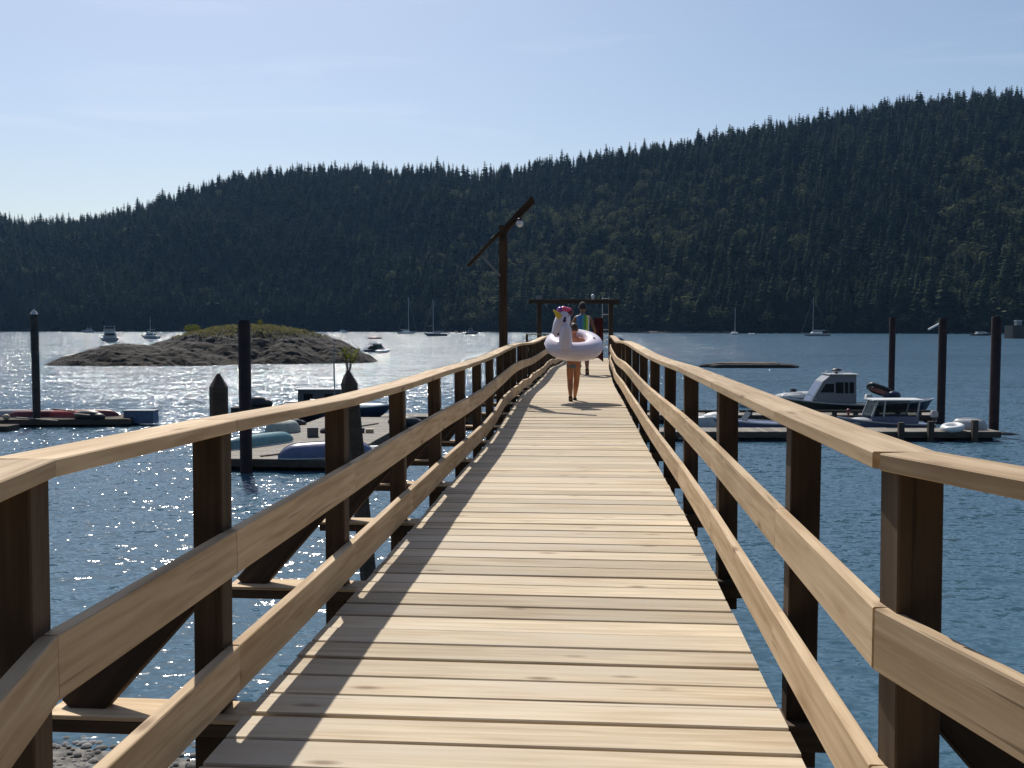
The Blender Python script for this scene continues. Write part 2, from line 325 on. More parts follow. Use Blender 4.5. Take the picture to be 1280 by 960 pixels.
def conifer(seed, levels=15, nb=7):
    r = random.Random(seed); v = []; f = []; lean = r.uniform(-.02, .02)
    rad = r.uniform(.19, .27); pw = r.uniform(.6, .95)
    v += [(.012, 0, 0), (-.006, .01, 0), (-.006, -.01, 0), (lean, 0, 1.0)]; f += [(0, 1, 3), (1, 2, 3), (2, 0, 3)]
    for i in range(levels):
        z = .10 + .88 * (i / (levels - 1)) ** .92; q = rad * (1 - z + .025) ** pw * r.uniform(.75, 1.15)
        a0 = r.uniform(0, 6.28)
        for k in range(nb):
            a = a0 + 6.283 * k / nb + r.uniform(-.3, .3); L_ = q * r.uniform(.6, 1.2); w = L_ * .36 + .006
            dz = -L_ * r.uniform(.2, .6); c, s_ = math.cos(a), math.sin(a); b = len(v)
            v += [(lean * z, 0, z + .02), (lean * z + c * L_ * .55 - s_ * w, s_ * L_ * .55 + c * w, z + dz * .4 - .015), (lean * z + c * L_, s_ * L_, z + dz), (lean * z + c * L_ * .55 + s_ * w, s_ * L_ * .55 - c * w, z + dz * .4 - .015)]
            f += [(b, b + 1, b + 2), (b, b + 2, b + 3)]
    return np.array(v), np.array(f)
def broadleaf(seed, n=190):
    r = random.Random(seed); v = []; f = []
    v += [(.02, 0, 0), (-.01, .018, 0), (-.01, -.018, 0), (0, 0, .6)]; f += [(0, 1, 3), (1, 2, 3), (2, 0, 3)]
    lobes = [(r.uniform(-.22, .22), r.uniform(-.22, .22), r.uniform(.42, .82), r.uniform(.13, .24)) for _ in range(8)]
    for k in range(n):
        lx, ly, lz, lr = r.choice(lobes); d = Vector((r.gauss(0, 1), r.gauss(0, 1), r.gauss(0, 1))).normalized() * lr * r.uniform(.7, 1.05)
        p = Vector((lx, ly, lz)) + d; a = Vector((r.gauss(0, 1), r.gauss(0, 1), r.gauss(0, .6))).normalized(); bb = a.cross(d).normalized(); sz = r.uniform(.03, .065); b = len(v)
        v += [tuple(p + a * sz), tuple(p + bb * sz), tuple(p - a * sz), tuple(p - bb * sz)]; f += [(b, b + 1, b + 2), (b, b + 2, b + 3)]
    return np.array(v), np.array(f)
CON = [conifer(i) for i in range(10)]; BRO = [broadleaf(50 + i) for i in range(6)]
def mesh_np(name, v, f, mat, tone):
    me = bpy.data.meshes.new(name); nv, nf = len(v), len(f)
    me.vertices.add(nv); me.vertices.foreach_set('co', np.asarray(v, 'f').ravel())
    me.loops.add(nf * 3); me.loops.foreach_set('vertex_index', np.asarray(f, 'i').ravel())
    me.polygons.add(nf); me.polygons.foreach_set('loop_start', np.arange(0, nf * 3, 3, dtype='i'))
    me.update(calc_edges=True)
    a = me.attributes.new('tone', 'FLOAT', 'POINT'); a.data.foreach_set('value', np.asarray(tone, 'f'))
    me.materials.append(mat); return me
def scatter(name, kinds, pts, hs, tones, mat):
    V = []; Fc = []; T = []; b = 0
    for i, (p, h, tn) in enumerate(zip(pts, hs, tones)):
        v, f = kinds[RNG.integers(len(kinds))]; a = RNG.uniform(0, 6.283); c, s_ = math.cos(a), math.sin(a); wd = h * RNG.uniform(.85, 1.5)
        q = np.stack([(v[:, 0] * c - v[:, 1] * s_) * wd + p[0], (v[:, 0] * s_ + v[:, 1] * c) * wd + p[1], v[:, 2] * h + p[2]], 1)
        V.append(q); Fc.append(f + b); T.append(np.full(len(v), tn)); b += len(v)
    return mesh_np(name, np.concatenate(V), np.concatenate(Fc), mat, np.concatenate(T))
# broad-leaved patches: low on the slope in the middle and along the right
def broad_w(u, t):
    w = 1.1 * np.exp(-((u - 720) / 130) ** 2 - ((t - .28) / .22) ** 2) + .8 * np.exp(-((u - 780) / 120) ** 2 - ((t - .55) / .15) ** 2) + .7 * np.exp(-((u - 600) / 40) ** 2 - ((t - .03) / .08) ** 2) + .6 * np.exp(-((u - 1240) / 70) ** 2 - ((t - .3) / .3) ** 2) + .25 * np.exp(-((u - 860) / 120) ** 2 - ((t - .2) / .3) ** 2) + .05
    return np.clip(w, 0, .75)
NT = 12500
uu = RNG.uniform(-170, 1450, NT); tt = np.where(RNG.random(NT) < .08, RNG.uniform(.006, .06, NT), np.where(RNG.random(NT) < .10, RNG.uniform(.93, 1.04, NT), RNG.uniform(0.012, 1.02, NT)))
isb = RNG.random(NT) < broad_w(uu, tt) * .85
x, y, z = hill(uu, tt); P3 = np.stack([x, y, z - .5], 1)
hh = np.clip(RNG.normal(23, 6.5, NT), 9, 42) * np.where(tt > .9, .85, 1.0)
pat = np.array([noise.noise((a / 75, b * 6.0, 2.2)) for a, b in zip(uu, tt)]) * .5 + np.array([noise.noise((a / 24, b * 18.0, 7.2)) for a, b in zip(uu, tt)]) * .35
tn = np.clip(RNG.random(NT) * .45 + .25 + pat * .8, 0, .95); hh = hh * (1 + pat * .35)
fo = bpy.data.objects.new('forest', scatter('forest', CON, P3[~isb], hh[~isb], tn[~isb], M['conifer'])); C.objects.link(fo); tag(fo, 'dark conifer forest covering the whole far hillside', 'forest', kind='stuff')
fb = bpy.data.objects.new('woods', scatter('woods', BRO, P3[isb], hh[isb] * .62, tn[isb], M['broad'])); C.objects.link(fb); tag(fb, 'paler broad-leaved woodland mixed into the conifers on the slope', 'woods', kind='stuff')
# individual conifers that stand above the ridge line
CM = [mesh_np('conifer_tree', v, f, M['conifer'], np.full(len(v), .3)) for v, f in CON[:6]]
for i in range(150):
    u = -30 + 1340 * (i + random.uniform(.1, .9)) / 150; x, y, z = hill(u, 1.0 + random.uniform(-.03, .02))
    o = bpy.data.objects.new('conifer_tree', CM[i % 6]); C.objects.link(o); o.location = (float(x), float(y), float(z) - .5)
    h = random.choice([14, 17, 19, 21, 23, 25, 30]) * random.uniform(.9, 1.1); o.scale = (h * random.uniform(1.0, 1.6),) * 2 + (h,); o.rotation_euler = (0, 0, random.uniform(0, 6.28))
    tag(o, 'dark conifer standing against the sky along the top of the far ridge', 'conifer', 'conifers along the ridge line')
BM_ = [mesh_np('broadleaf_tree', v, f, M['broad'], np.full(len(v), .55)) for v, f in BRO]
k = 0
while k < 46:
    u, t = random.uniform(560, 1285), random.uniform(.01, .75)
    if random.random() > broad_w(u, t): continue
    x, y, z = hill(u, t); o = bpy.data.objects.new('broadleaf_tree', BM_[k % 6]); C.objects.link(o); o.location = (float(x), float(y), float(z))
    h = random.uniform(15, 24); o.scale = (h, h, h); o.rotation_euler = (0, 0, random.uniform(0, 6.28)); k += 1
    tag(o, 'pale rounded broad-leaved tree showing among the dark conifers of the far slope', 'tree', 'pale broad-leaved trees on the far slope')
# pale rocky shore at the foot of the hill
rock = plain('shore_rock', (.15, .12, .095), .9, var=.35, scale=.4)
sh = MB()
for (u0, u1, nn, hgt) in ((560, 630, 40, 1.6), (790, 915, 110, 1.7), (1180, 1300, 50, .9), (0, 560, 60, .6), (920, 1150, 30, .6)):
    for i in range(nn):
        u = random.uniform(u0, u1); D = float(shoreD(u)) - random.uniform(-6, 7); r_ = random.uniform(.6, 1.7) * hgt
        sh.ball(((u - 640) / F * D, D, random.uniform(-.2, .25) * hgt), (r_ * 1.6, r_, r_ * random.uniform(.4, .7)), Matrix.Rotation(random.uniform(0, 3), 3, 'Z'), 7, 5)
tag(sh.build('shore_rocks', rock, smooth=60), kind='structure')

# ------------------------------------------------------------------ rock island
def fbm(x, y, s, o=4):
    a = 0; w = 1; t = 0
    for _ in range(o): a += w * noise.noise((x / s, y / s, 3.7)); t += w; w *= .5; s *= .5
    return a / t
def isl(x, y):
    def lobe(cx, cy, ax, ay, h, p=2.0, sk=0):
        q = abs((x - cx) / ax) ** p + abs((y - cy) / ay) ** 2
        return h * (1 - q) if q < 1.6 else -h * .6
    a = lobe(-43.5, 165, 21, 11, 5.7, 2.4); b = lobe(-57, 152, 14.5, 6.5, 3.0, 2.0); c = lobe(-29, 162, 6.6, 6, 2.8); d = lobe(-36, 159, 8, 6, 3.2)
    e = lobe(-63, 160, 8, 8, 2.6)
    h = max(a, b, c, d, e)
    h += fbm(x, y, 9) * 1.0 + fbm(x + 40, y, 2.6, 3) * .45 - abs(noise.noise((x * .30 + y * .2, y * .5 - x * .1, 1))) * .5 - abs(noise.noise((x * .35 + y * 1.0, y * 1.3 - x * .3, 4))) * .30 - abs(noise.noise((x * .9, y * 2.4, 9))) * .20 - abs(noise.noise((x * 2.1, y * 4.7, 2))) * .10 + .3
    return max(h, -1.2)
im = MB(); NX, NY = 460, 230
pts = [(-82 + 66 * i / (NX - 1), 142 + 38 * j / (NY - 1)) for j in range(NY) for i in range(NX)]
im.add([(x, y, isl(x, y)) for x, y in pts], [(j * NX + i, j * NX + i + 1, (j + 1) * NX + i + 1, (j + 1) * NX + i) for j in range(NY - 1) for i in range(NX - 1)])
def island_mat():
    m, n, b = new_mat('island_rock'); N = n.nodes.new; K = n.links.new; b.inputs['Roughness'].default_value = .9
    g = N('ShaderNodeNewGeometry'); sp = N('ShaderNodeSeparateXYZ'); K(g.outputs['Position'], sp.inputs[0])
    t = N('ShaderNodeTexNoise'); t.inputs['Scale'].default_value = .7; t.inputs['Detail'].default_value = 8; t.inputs['Roughness'].default_value = .65; K(g.outputs['Position'], t.inputs['Vector'])
    r = N('ShaderNodeValToRGB'); r.color_ramp.elements[0].position = .35; r.color_ramp.elements[1].position = .68; r.color_ramp.elements[0].color = (.010, .009, .009, 1); r.color_ramp.elements[1].color = (.050, .043, .037, 1); K(t.outputs['Fac'], r.inputs[0])
    r2 = N('ShaderNodeValToRGB'); r2.color_ramp.elements[0].position = .4; r2.color_ramp.elements[1].position = .62; r2.color_ramp.elements[0].color = (.006, .006, .004, 1); r2.color_ramp.elements[1].color = (.024, .014, .007, 1); K(t.outputs['Fac'], r2.inputs[0])
    h = N('ShaderNodeMath'); h.operation = 'MULTIPLY_ADD'; h.inputs[1].default_value = 2.4; K(t.outputs['Fac'], h.inputs[0]); K(sp.outputs['Z'], h.inputs[2])
    mr = N('ShaderNodeMapRange'); mr.inputs[1].default_value = 3.9; mr.inputs[2].default_value = 4.9; K(h.outputs[0], mr.inputs[0])
    mx = N('ShaderNodeMix'); mx.data_type = 'RGBA'; K(mr.outputs[0], mx.inputs[0]); K(r2.outputs[0], mx.inputs[6]); K(r.outputs[0], mx.inputs[7]); K(mx.outputs[2], b.inputs['Base Color'])
    bp = N('ShaderNodeBump'); bp.inputs['Distance'].default_value = .5; bp.inputs['Strength'].default_value = .8; K(t.outputs['Fac'], bp.inputs['Height']); K(bp.outputs[0], b.inputs['Normal'])
    return m
tag(im.build('island_terrain', island_mat(), smooth=70), kind='structure')
gv = []; gf = []; gt = []
for i in range(11000):
    x = RNG.uniform(-56, -30); y = RNG.uniform(157, 172); zz = isl(x, y)
    if zz < 3.7 + RNG.uniform(0, 1.3): continue
    a = RNG.uniform(0, 3.14); h = RNG.uniform(.15, .45); w = .10; b = len(gv)
    gv += [(x - w * math.cos(a), y - w * math.sin(a), zz - .05), (x + w * math.cos(a), y + w * math.sin(a), zz - .05), (x + RNG.uniform(-.2, .2), y + RNG.uniform(-.2, .2), zz + h)]; gf.append((b, b + 1, b + 2)); gt += [RNG.random() * .9] * 3
go = bpy.data.objects.new('grass', mesh_np('grass', np.array(gv), np.array(gf), M['grass'], gt)); C.objects.link(go); tag(go, 'dry yellow green grass on top of the rock island', 'grass', kind='stuff')
def leaf_clump(c, r, n, sz, seed, flat=1.0):
    q = random.Random(seed); v = []; f = []; t = []
    for k in range(n):
        d = Vector((q.gauss(0, 1), q.gauss(0, 1), q.gauss(0, 1))).normalized() * q.uniform(.25, 1) ** .6; p = Vector(c) + Vector((d.x * r[0], d.y * r[1], d.z * r[2]))
        a = Vector((q.gauss(0, 1), q.gauss(0, 1), q.gauss(0, 1))).normalized(); b_ = a.orthogonal().normalized(); s_ = sz * q.uniform(.6, 1.4); b = len(v)
        v += [tuple(p + a * s_), tuple(p + b_ * s_ * .5), tuple(p - a * s_), tuple(p - b_ * s_ * .5)]; f += [(b, b + 1, b + 2), (b, b + 2, b + 3)]; t += [q.random() * .8] * 4
    return np.array(v), np.array(f), t
def shrub(u, v, Y, r, n, sz, label, seed, z0=None):
    p = at_y(u, v, Y); z = isl(p.x, p.y) if z0 is None else z0
    root = thing('shrub', label, 'shrub', (p.x, p.y, z)); vv, ff, t = leaf_clump((0, 0, r[2] * .8), r, n, sz, seed)
    o = bpy.data.objects.new('foliage', mesh_np('foliage', vv, ff, M['shrub'], t)); C.objects.link(o); o.parent = root
    st = MB(); st.tube([(0, 0, -.1), (0, 0, r[2] * .9)], [.05 * r[0] + .004, .01], 6)
    for k in range(4): a = k * 1.6; st.tube([(0, 0, r[2] * .2), (math.cos(a) * r[0] * .5, math.sin(a) * r[1] * .5, r[2] * (.9 + .1 * k))], [.012 + .02 * r[0], .005], 5)
    st.build('stem', M['old'], root)
shrub(241, 415, 166, (1.5, 1.2, .9), 420, .16, 'bright green bush at the left end of the island top', 3)
shrub(325, 409, 166, (.5, .5, .6), 120, .12, 'small shrub standing up from the island grass near its highest point', 4)

# ------------------------------------------------------------------ beach
def beach_z(x, y): return (13.1 - .22 * (x + 5) - y) * .13 + fbm(x, y, 3, 3) * .12
bm_ = MB(); NX, NY = 60, 60
pts = [(-30 + 60 * i / (NX - 1), -20 + 40 * j / (NY - 1)) for j in range(NY) for i in range(NX)]
bm_.add([(x, y, beach_z(x, y)) for x, y in pts], [(j * NX + i, j * NX + i + 1, (j + 1) * NX + i + 1, (j + 1) * NX + i) for j in range(NY - 1) for i in range(NX - 1)])
M['beach'] = plain('beach_gravel', (.20, .185, .165), .95, var=.4, scale=5, bump=1)
tag(bm_.build('beach', M['beach'], smooth=True), kind='structure')
gr = MB()
for i in range(3800):
    x, y = random.uniform(-8, 3), random.uniform(8.5, 14.2); r_ = random.choice([.02, .025, .03, .04, .05, .065])
    zz = beach_z(x, y)
    if zz < -.2: continue
    gr.ball((x, y, zz + r_ * .2), (r_ * random.uniform(.9, 1.5), r_, r_ * .6), Matrix.Rotation(random.uniform(0, 3), 3, 'Z'), 6, 4)
tag(gr.build('gravel', plain('stone', (.26, .25, .235), .85, var=.45, scale=1.5), smooth=50), 'grey gravel and stones on the beach under the pier', 'gravel', kind='stuff')

# ------------------------------------------------------------------ unseen wooded slope behind the camera, added to block sky fill
bk = MB(); NX, NY = 40, 16; pts = [(-90 + 180 * i / (NX - 1), -9 - 70 * j / (NY - 1)) for j in range(NY) for i in range(NX)]
def sky_blocking_bank_z(x, y): return 2.6 + max(0, -9 - y) * .42 + fbm(x, y, 14) * 1.2 * min(1, (-9 - y) / 6) - .2
bk.add([(x, y, sky_blocking_bank_z(x, y)) for x, y in pts], [(j * NX + i, j * NX + i + 1, (j + 1) * NX + i + 1, (j + 1) * NX + i) for j in range(NY - 1) for i in range(NX - 1)])
tag(bk.build('sky_blocking_bank', M['ground'], smooth=True), kind='structure')
NB = 170; bx = RNG.uniform(-85, 85, NB); by = -RNG.uniform(16, 76, NB); bz = np.array([sky_blocking_bank_z(a, b) for a, b in zip(bx, by)])
bo = bpy.data.objects.new('bank_forest', scatter('bank_forest', CON, np.stack([bx, by, bz - .3], 1), RNG.uniform(14, 24, NB), RNG.random(NB) * .8, M['conifer'])); C.objects.link(bo); tag(bo, 'dark conifer wood added behind the camera to block sky light', 'forest', kind='stuff')  # bank_forest: unseen trees added on the sky-blocking bank
# ------------------------------------------------------------------ the pier
CY = np.array([-4, 0, 2.0, 2.67, 4.0, 5.36, 7.8, 9.1, 11.3, 14.2, 17.4, 22.0, 27.6, 32, 36.8, 42])
CX = np.array([1.18, .34, -.08, -.028, .08, .20, .375, .475, .625, .815, 1.025, 1.395, 1.855, 2.27, 2.75, 3.25])
def cx(y):
    if y <= 2.0: return float(np.interp(y, CY, CX))
    # smoothed beyond the bend
    w = 0; s_ = 0
    for d in (-1.2, -.6, 0, .6, 1.2):
        k = math.exp(-d * d); s_ += k * np.interp(max(2.0, y + d), CY, CX); w += k
    e = s_ / w; q = min(1, (y - 2) / 1.5); return float(np.interp(y, CY, CX) * (1 - q) + e * q)
def sag(y): return DECK + min(1, max(0, (y - 5) / 4)) * (.025 * math.sin(y * .55 - 1.0) + .018 * math.exp(-((y - 17) / 3.2) ** 2) - .10 * max(0, (y - 30) / 10))
HALF = .835
def frame(y):
    t = Vector((cx(y + .12) - cx(y - .12), .24, 0)).normalized() if not (1.7 < y < 2.3) else Vector((cx(y + .5) - cx(y - .5), 1.0, 0)).normalized()
    return Vector((cx(y), y, sag(y))), t, Vector((t.y, -t.x, 0))
def on(y, off, h=0):
    p, t, sd = frame(y); return p + sd * off + Vector((0, 0, h))
pier = thing('pier', 'long narrow wooden pier with pale plank deck running out over the water', 'pier', (0, 2, DECK))
O = (0, 2, DECK); dk = MB(); y = -3.6; PITCHP = .178; notch = []
LY = [-1.9,   .7, 2.07] + [3.03 + 1.525 * k for k in range(25)]          # left posts
RY = [-1.6, .5, 2.17, 3.46] + [5.36 + 1.84 * k for k in range(20)]          # right posts
LY = [q for q in LY if q < 37.9]; RY = [q for q in RY if q < 37.9]
while y < 41.2:
    p, t, sd = frame(y + PITCHP / 2); w = PITCHP - random.choice([.008, .010, .012, .015, .019])
    jl, jr = random.uniform(-.003, .003), random.uniform(-.003, .003); hl = -HALF + jl; hr = HALF + jr
    if y > 37.6: hl, hr = -2.1, 1.5
    
    dz = random.uniform(-.003, .003); a = random.uniform(-.004, .004)
    dk.beam(p + sd * hl + Vector((0, 0, dz - .019)) + t * a, p + sd * hr + Vector((0, 0, dz - .019)) - t * a, w, .038, ch=.004, tone=min(1, max(0, random.gauss(.5, .27))))
    y += PITCHP
dk.build('deck', M['deck'], pier, origin=O)
for off in (-.62, 0, .62):
    b = MB(); yy = -3.5
    while yy < 40.5: b.beam(on(yy, off, -.14), on(min(yy + 1.4, 41), off, -.14), .09, .2, ch=.004); yy += 1.4
    b.build('stringer', M['old'], pier, origin=O)
for k, yy in enumerate([.9, 5.0, 9.85, 13.96, 19.4, 23.5, 27.6, 32.0, 36.2, 40.6]):
    wd = 0.95 if k < 8 else 1.0
    b = MB(); b.beam(on(yy, -wd, -.36), on(yy, wd, -.36), .22, .24); b.build('cap_beam', M['old'], pier, origin=O)
    for off in (-.55, .55):
        q = on(yy, off, 0); b = MB(); b.tube([(q.x + off * .3, q.y, -3.5), (q.x, q.y, q.z - .46)], [.15, .13], 12); b.build('pile', M['old'], pier, smooth=True, origin=O)

def tophgt(side, y):
    if side < 0: return float(np.interp(y, [0, 2.0, 3.0, 4.4, 5.8, 7.4, 10, 13, 16, 20, 30, 38], [.94, .94, .92, .88, .86, .87, .89, .885, .87, .89, .92, .93]))
    return float(np.interp(y, [0, 2.0, 3.0, 5, 8, 12, 20, 38], [.935, .935, .925, .915, .92, .93, .92, .93]))
def railing(side, YS, label):
    root = thing('pier_railing', label, 'railing', (on(2, side * HALF).x, 2, DECK)); O = tuple(root.location)
    PT = .092 if side < 0 else .10; G = .073
    for i, yy in enumerate(YS):
        p, t, sd = frame(yy); ang = math.atan2(t.y, t.x); rot = random.uniform(-.03, .03)
        b = MB(); c = p + sd * side * (HALF + G + PT / 2 + .002); ht = tophgt(side, yy)
        tilt = sd * random.uniform(-.012, .012)
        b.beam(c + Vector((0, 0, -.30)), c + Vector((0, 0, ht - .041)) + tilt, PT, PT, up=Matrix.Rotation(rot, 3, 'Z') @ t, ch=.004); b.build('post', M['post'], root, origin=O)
        if yy > 0 and yy < 37:
            # outriggers (left), joists (right) at deck level and a diagonal brace up to the post
            ln = random.uniform(.60, .66) if side < 0 or yy < 2.5 else .24; q0 = p + sd * side * (HALF - .02); yo = t * -.02
            drop = 0 if side < 0 else -.12
            if side < 0: b = MB(); b.beam(q0 + Vector((0, 0, -.008)) + yo, q0 + sd * side * ln + Vector((0, 0, -.008)) + yo, .160, .014, ch=.002); b.build('outrigger', M['rail'], root, origin=O)
            b = MB(); jh = .040 if side < 0 else .09; b.beam(q0 + Vector((0, 0, -.016 - jh / 2 + drop)) + yo, q0 + sd * side * ln + Vector((0, 0, -.016 - jh / 2 + drop)) + yo, .160, jh, ch=.003); b.build('joist_or_edge_shade', M['post'], root, origin=O)  # left: dark strip paints the outrigger's shaded front edge; right: actual joists
            if side < 0 or yy < 2.5:
                b = MB(); e0 = q0 + sd * side * (ln - .07) + Vector((0, 0, -.02)) - t * .02; e1 = c + Vector((0, 0, .50)) + t * .075 - sd * side * .02
                b.beam(e0, e1, .045, .125, up=sd, ch=.004); b.build('brace', M['post'], root, origin=O)
    # rails: boards butted on posts
    def run(name, h_top, hh, thick, inner, cuts, wob=0, flat=False):
        ys = [-3.4] + YS + [37.6]; seg = []
        for i in range(len(ys) - 1):
            seg.append((ys[i], ys[i + 1]))
        idx = 0; mb = None; tone = random.random()
        wv = {q: (random.uniform(-1, 1) * wob * min(1, max(0, (q - 9) / 6)), random.uniform(-1, 1) * wob * min(1, max(0, (q - 9) / 6))) for q in ys}
        for i, (a, b_) in enumerate(seg):
            if mb is None: mb = MB(); tone = min(1, max(0, random.gauss(.55, .25))) if a > 1 else .12  # nearest boards: darker tone, some weathering but mainly shade put into the colour
            def pt(yv):
                off = side * inner; hq = (tophgt(side, yv) - .019) if flat else h_top
                if yv < 2.0 and flat: off += (.12 if side > 0 else -.065) * (2.0 - yv)
                q = on(yv, off + side * -wv[yv][0], hq + wv[yv][1]); return q
            p0, p1 = pt(a), pt(b_)
            if a == -3.4: p0 = pt(a)
            d = (p1 - p0).normalized()
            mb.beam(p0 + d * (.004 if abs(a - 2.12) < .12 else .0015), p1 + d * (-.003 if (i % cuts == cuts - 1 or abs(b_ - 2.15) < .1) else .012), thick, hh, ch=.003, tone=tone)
            if i % cuts == cuts - 1 or i == len(seg) - 1 or abs(b_ - 2.15) < .1:
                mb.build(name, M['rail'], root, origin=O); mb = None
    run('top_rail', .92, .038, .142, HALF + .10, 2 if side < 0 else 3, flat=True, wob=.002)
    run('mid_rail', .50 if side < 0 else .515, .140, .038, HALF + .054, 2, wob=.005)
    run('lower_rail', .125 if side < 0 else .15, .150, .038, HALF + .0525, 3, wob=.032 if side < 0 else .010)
    # square end flare of the nearest bay is part of the same railing
    return root
railing(-1, LY, 'left hand wooden railing of the pier, shadowed inner face and dark square posts')
railing(1, RY, 'right hand wooden railing of the pier, sunlit inner face and dark square posts')

# ------------------------------------------------------------------ lamp post, gate, landing, gangway
def X(u, y, v=430): return at_y(u, v, y).x
def lamp_post():
    y = 16.0; p, t, sd = frame(y); b = p - sd * (HALF + .09 + .15); T = thing('lamp_post', 'tall dark post with a long diagonal arm and round lamp behind the left railing', 'lamp post', tuple(b))
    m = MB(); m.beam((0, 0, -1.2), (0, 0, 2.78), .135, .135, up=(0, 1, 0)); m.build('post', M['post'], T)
    a = at_y(586, 334, y) - b; c = at_y(667, 248, y) - b; d = (c - a).normalized()
    side = Vector((.10, 1, .05)).normalized(); nrm = d.cross(side).normalized(); nrm = nrm if nrm.z > 0 else -nrm
    m = MB(); m.beam(a + nrm * .02, c + nrm * .02, .11, .05, up=nrm, ch=.004); m.build('diagonal_arm', M['post'], T)
    m = MB(); m.beam(a * .48 + c * .52 - nrm * .035, c * .985 + a * .015 - nrm * .035, .09, .055, up=nrm); m.build('arm_stiffener', M['post'], T)
    m = MB(); m.beam(at_y(603, 320, y) - b, at_y(625, 345, y) - b, .04, .04); m.build('brace', M['grey'], T)
    m = MB(); m.beam(at_y(640, 275, y) - b, at_y(629, 300, y) - b, .05, .05); m.build('strut', M['black'], T)
    g = at_y(649.5, 280.5, y) - b + Vector((0, -.12, 0))
    lm = MB(); lm.ball(g, .058, nu=16, nv=12); lo = lm.build('lamp', M['globe'], T, smooth=True)
    m = MB(); m.tube([at_y(641, 273, y) - b, g + Vector((0, 0, .075))], .014, 8); m.ball(g + Vector((0, 0, .06)), (.045, .045, .03)); m.build('bracket', M['black'], lo, smooth=True)
lamp_post()
def gate():
    y = 38.0; z0 = sag(y); T = thing('pier_gate', 'dark timber gateway of two posts and a long crossbeam at the end of the pier', 'gateway', (X(718, y), y, z0)); o = Vector(T.location)
    for u in (674, 763.5):
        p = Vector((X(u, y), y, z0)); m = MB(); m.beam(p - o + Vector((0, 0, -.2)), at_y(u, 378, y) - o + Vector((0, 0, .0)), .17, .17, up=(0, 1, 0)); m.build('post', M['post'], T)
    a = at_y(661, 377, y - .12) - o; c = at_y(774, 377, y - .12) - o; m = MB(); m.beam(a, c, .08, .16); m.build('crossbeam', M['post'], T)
    m = MB(); m.box(at_y(674, 372, y) - o, (.22, .22, .14)); m.build('post_cap', M['grey'], T)
    m = MB(); m.tube([at_y(741, 375, y) - o, at_y(741, 370.5, y) - o], [.05, .05], 8); m.ball(at_y(741, 370, y) - o, .07); m.build('light', M['globe'], T, smooth=True)
gate()
def landing_rail():
    y = 37.7; z0 = sag(y); a = Vector((X(657, y), y, z0)); b = Vector((cx(y) - HALF - .05, y, z0))
    T = thing('landing_railing', 'short low railing closing the landing to the left of the gateway', 'railing', tuple(a)); o = a
    m = MB(); m.beam(a - o + Vector((0, 0, .97)), b - o + Vector((0, 0, .97)), .14, .04); m.build('top_rail', M['rail'], T)
    for h in (.2, .6): m = MB(); m.beam(a - o + Vector((0, .05, h)), b - o + Vector((0, .05, h)), .04, .25); m.build('rail_board', M['post'], T)
    for k in (0, .5, 1): p = a.lerp(b, k) - o + Vector((.05 - .1 * k, .12, 0)); m = MB(); m.beam(p, p + Vector((0, 0, .95)), .09, .09, up=(0, 1, 0)); m.build('post', M['post'], T)
landing_rail()
def ladder():
    y = 38.6; z0 = sag(y); T = thing('aluminium_ladder', 'thin pale metal ladder standing upright beside the right post of the gateway', 'ladder', (X(757, y), y, z0)); o = Vector(T.location)
    for u in (753, 761): m = MB(); m.tube([Vector((X(u, y), y, z0)) - o, at_y(u, 371, y) - o], .016, 8); m.build('rail', M['metal'], T, smooth=True)
    for v in (373, 393, 412, 418, 424, 431): m = MB(); m.tube([at_y(753, v, y) - o, at_y(761, v, y) - o], .018, 6); m.build('rung', M['metal'], T)
ladder()
def gangway():
    p0 = Vector((3.0, 41.3, sag(41))); p1 = Vector((2.2, 57.5, .55)); T = thing('gangway', 'aluminium gangway sloping down from the pier end to the floats', 'gangway', tuple(p0)); o = p0; d = p1 - p0; sd = Vector((d.y, -d.x, 0)).normalized()
    m = MB(); m.beam(Vector((0, 0, 0)), d, 1.1, .06); m.build('walkway', M['lgrey'], T)
    for s in (-.58, .58):
        m = MB(); m.beam(sd * s + Vector((0, 0, 1)), d + sd * s + Vector((0, 0, 1)), .05, .05); m.beam(sd * s + Vector((0, 0, .5)), d + sd * s + Vector((0, 0, .5)), .04, .04)
        for k in range(9): q = d * (k / 8) + sd * s; m.beam(q, q + Vector((0, 0, 1)), .04, .04, up=(0, 1, 0))
        m.build('handrail', M['metal'], T)
gangway()

# ------------------------------------------------------------------ piles
def pile(name, u, vtop, Y, r, mat, label, cap=None, lean=(0, 0), group=None, vb=None):
    top = at_y(u, vtop, Y); T = thing(name, label, 'piling', (top.x - lean[0], top.y - lean[1], 0), 0, group); h = top.z
    m = MB()
    if cap == 'point':
        rs = []
        for z, k in ((-3, 1.0), (h - r * 1.5, 1.0)):
            rs.append([Vector((lean[0] * z / h + r * k * math.cos(R(45) * j + .39), lean[1] * z / h + r * k * math.sin(R(45) * j + .39), z)) for j in range(8)])
        rs.append([Vector((lean[0] + r * .16 * math.cos(R(45) * j + .39), lean[1] + r * .16 * math.sin(R(45) * j + .39), h)) for j in range(8)])
        m.rings(rs); m.build('shaft', mat, T)
    else:
        m.tube([(lean[0] * -3 / h, 0, -3), (lean[0], lean[1], h)], [r, r], 18); m.build('shaft', mat, T, smooth=True)
        c = MB(); c.tube([(lean[0], lean[1], h), (lean[0], lean[1], h + .02)], [r * .94, r * .9], 18); co_ = c.build('cap', M['globe'] if cap == 'white' else mat, T, smooth=True)
        if cap == 'white': c = MB(); c.tube([(lean[0], lean[1], h + .02), (lean[0], lean[1], h + .30)], [r * 1.05, .03], 14); c.build('cone', M['lgrey'], co_, smooth=True)
    return T
pile('steel_pile', 42.5, 393, 58, .215, M['steel2'], 'tall weathered pile with a pale cone cap beside the cluttered float at the far left', 'white')
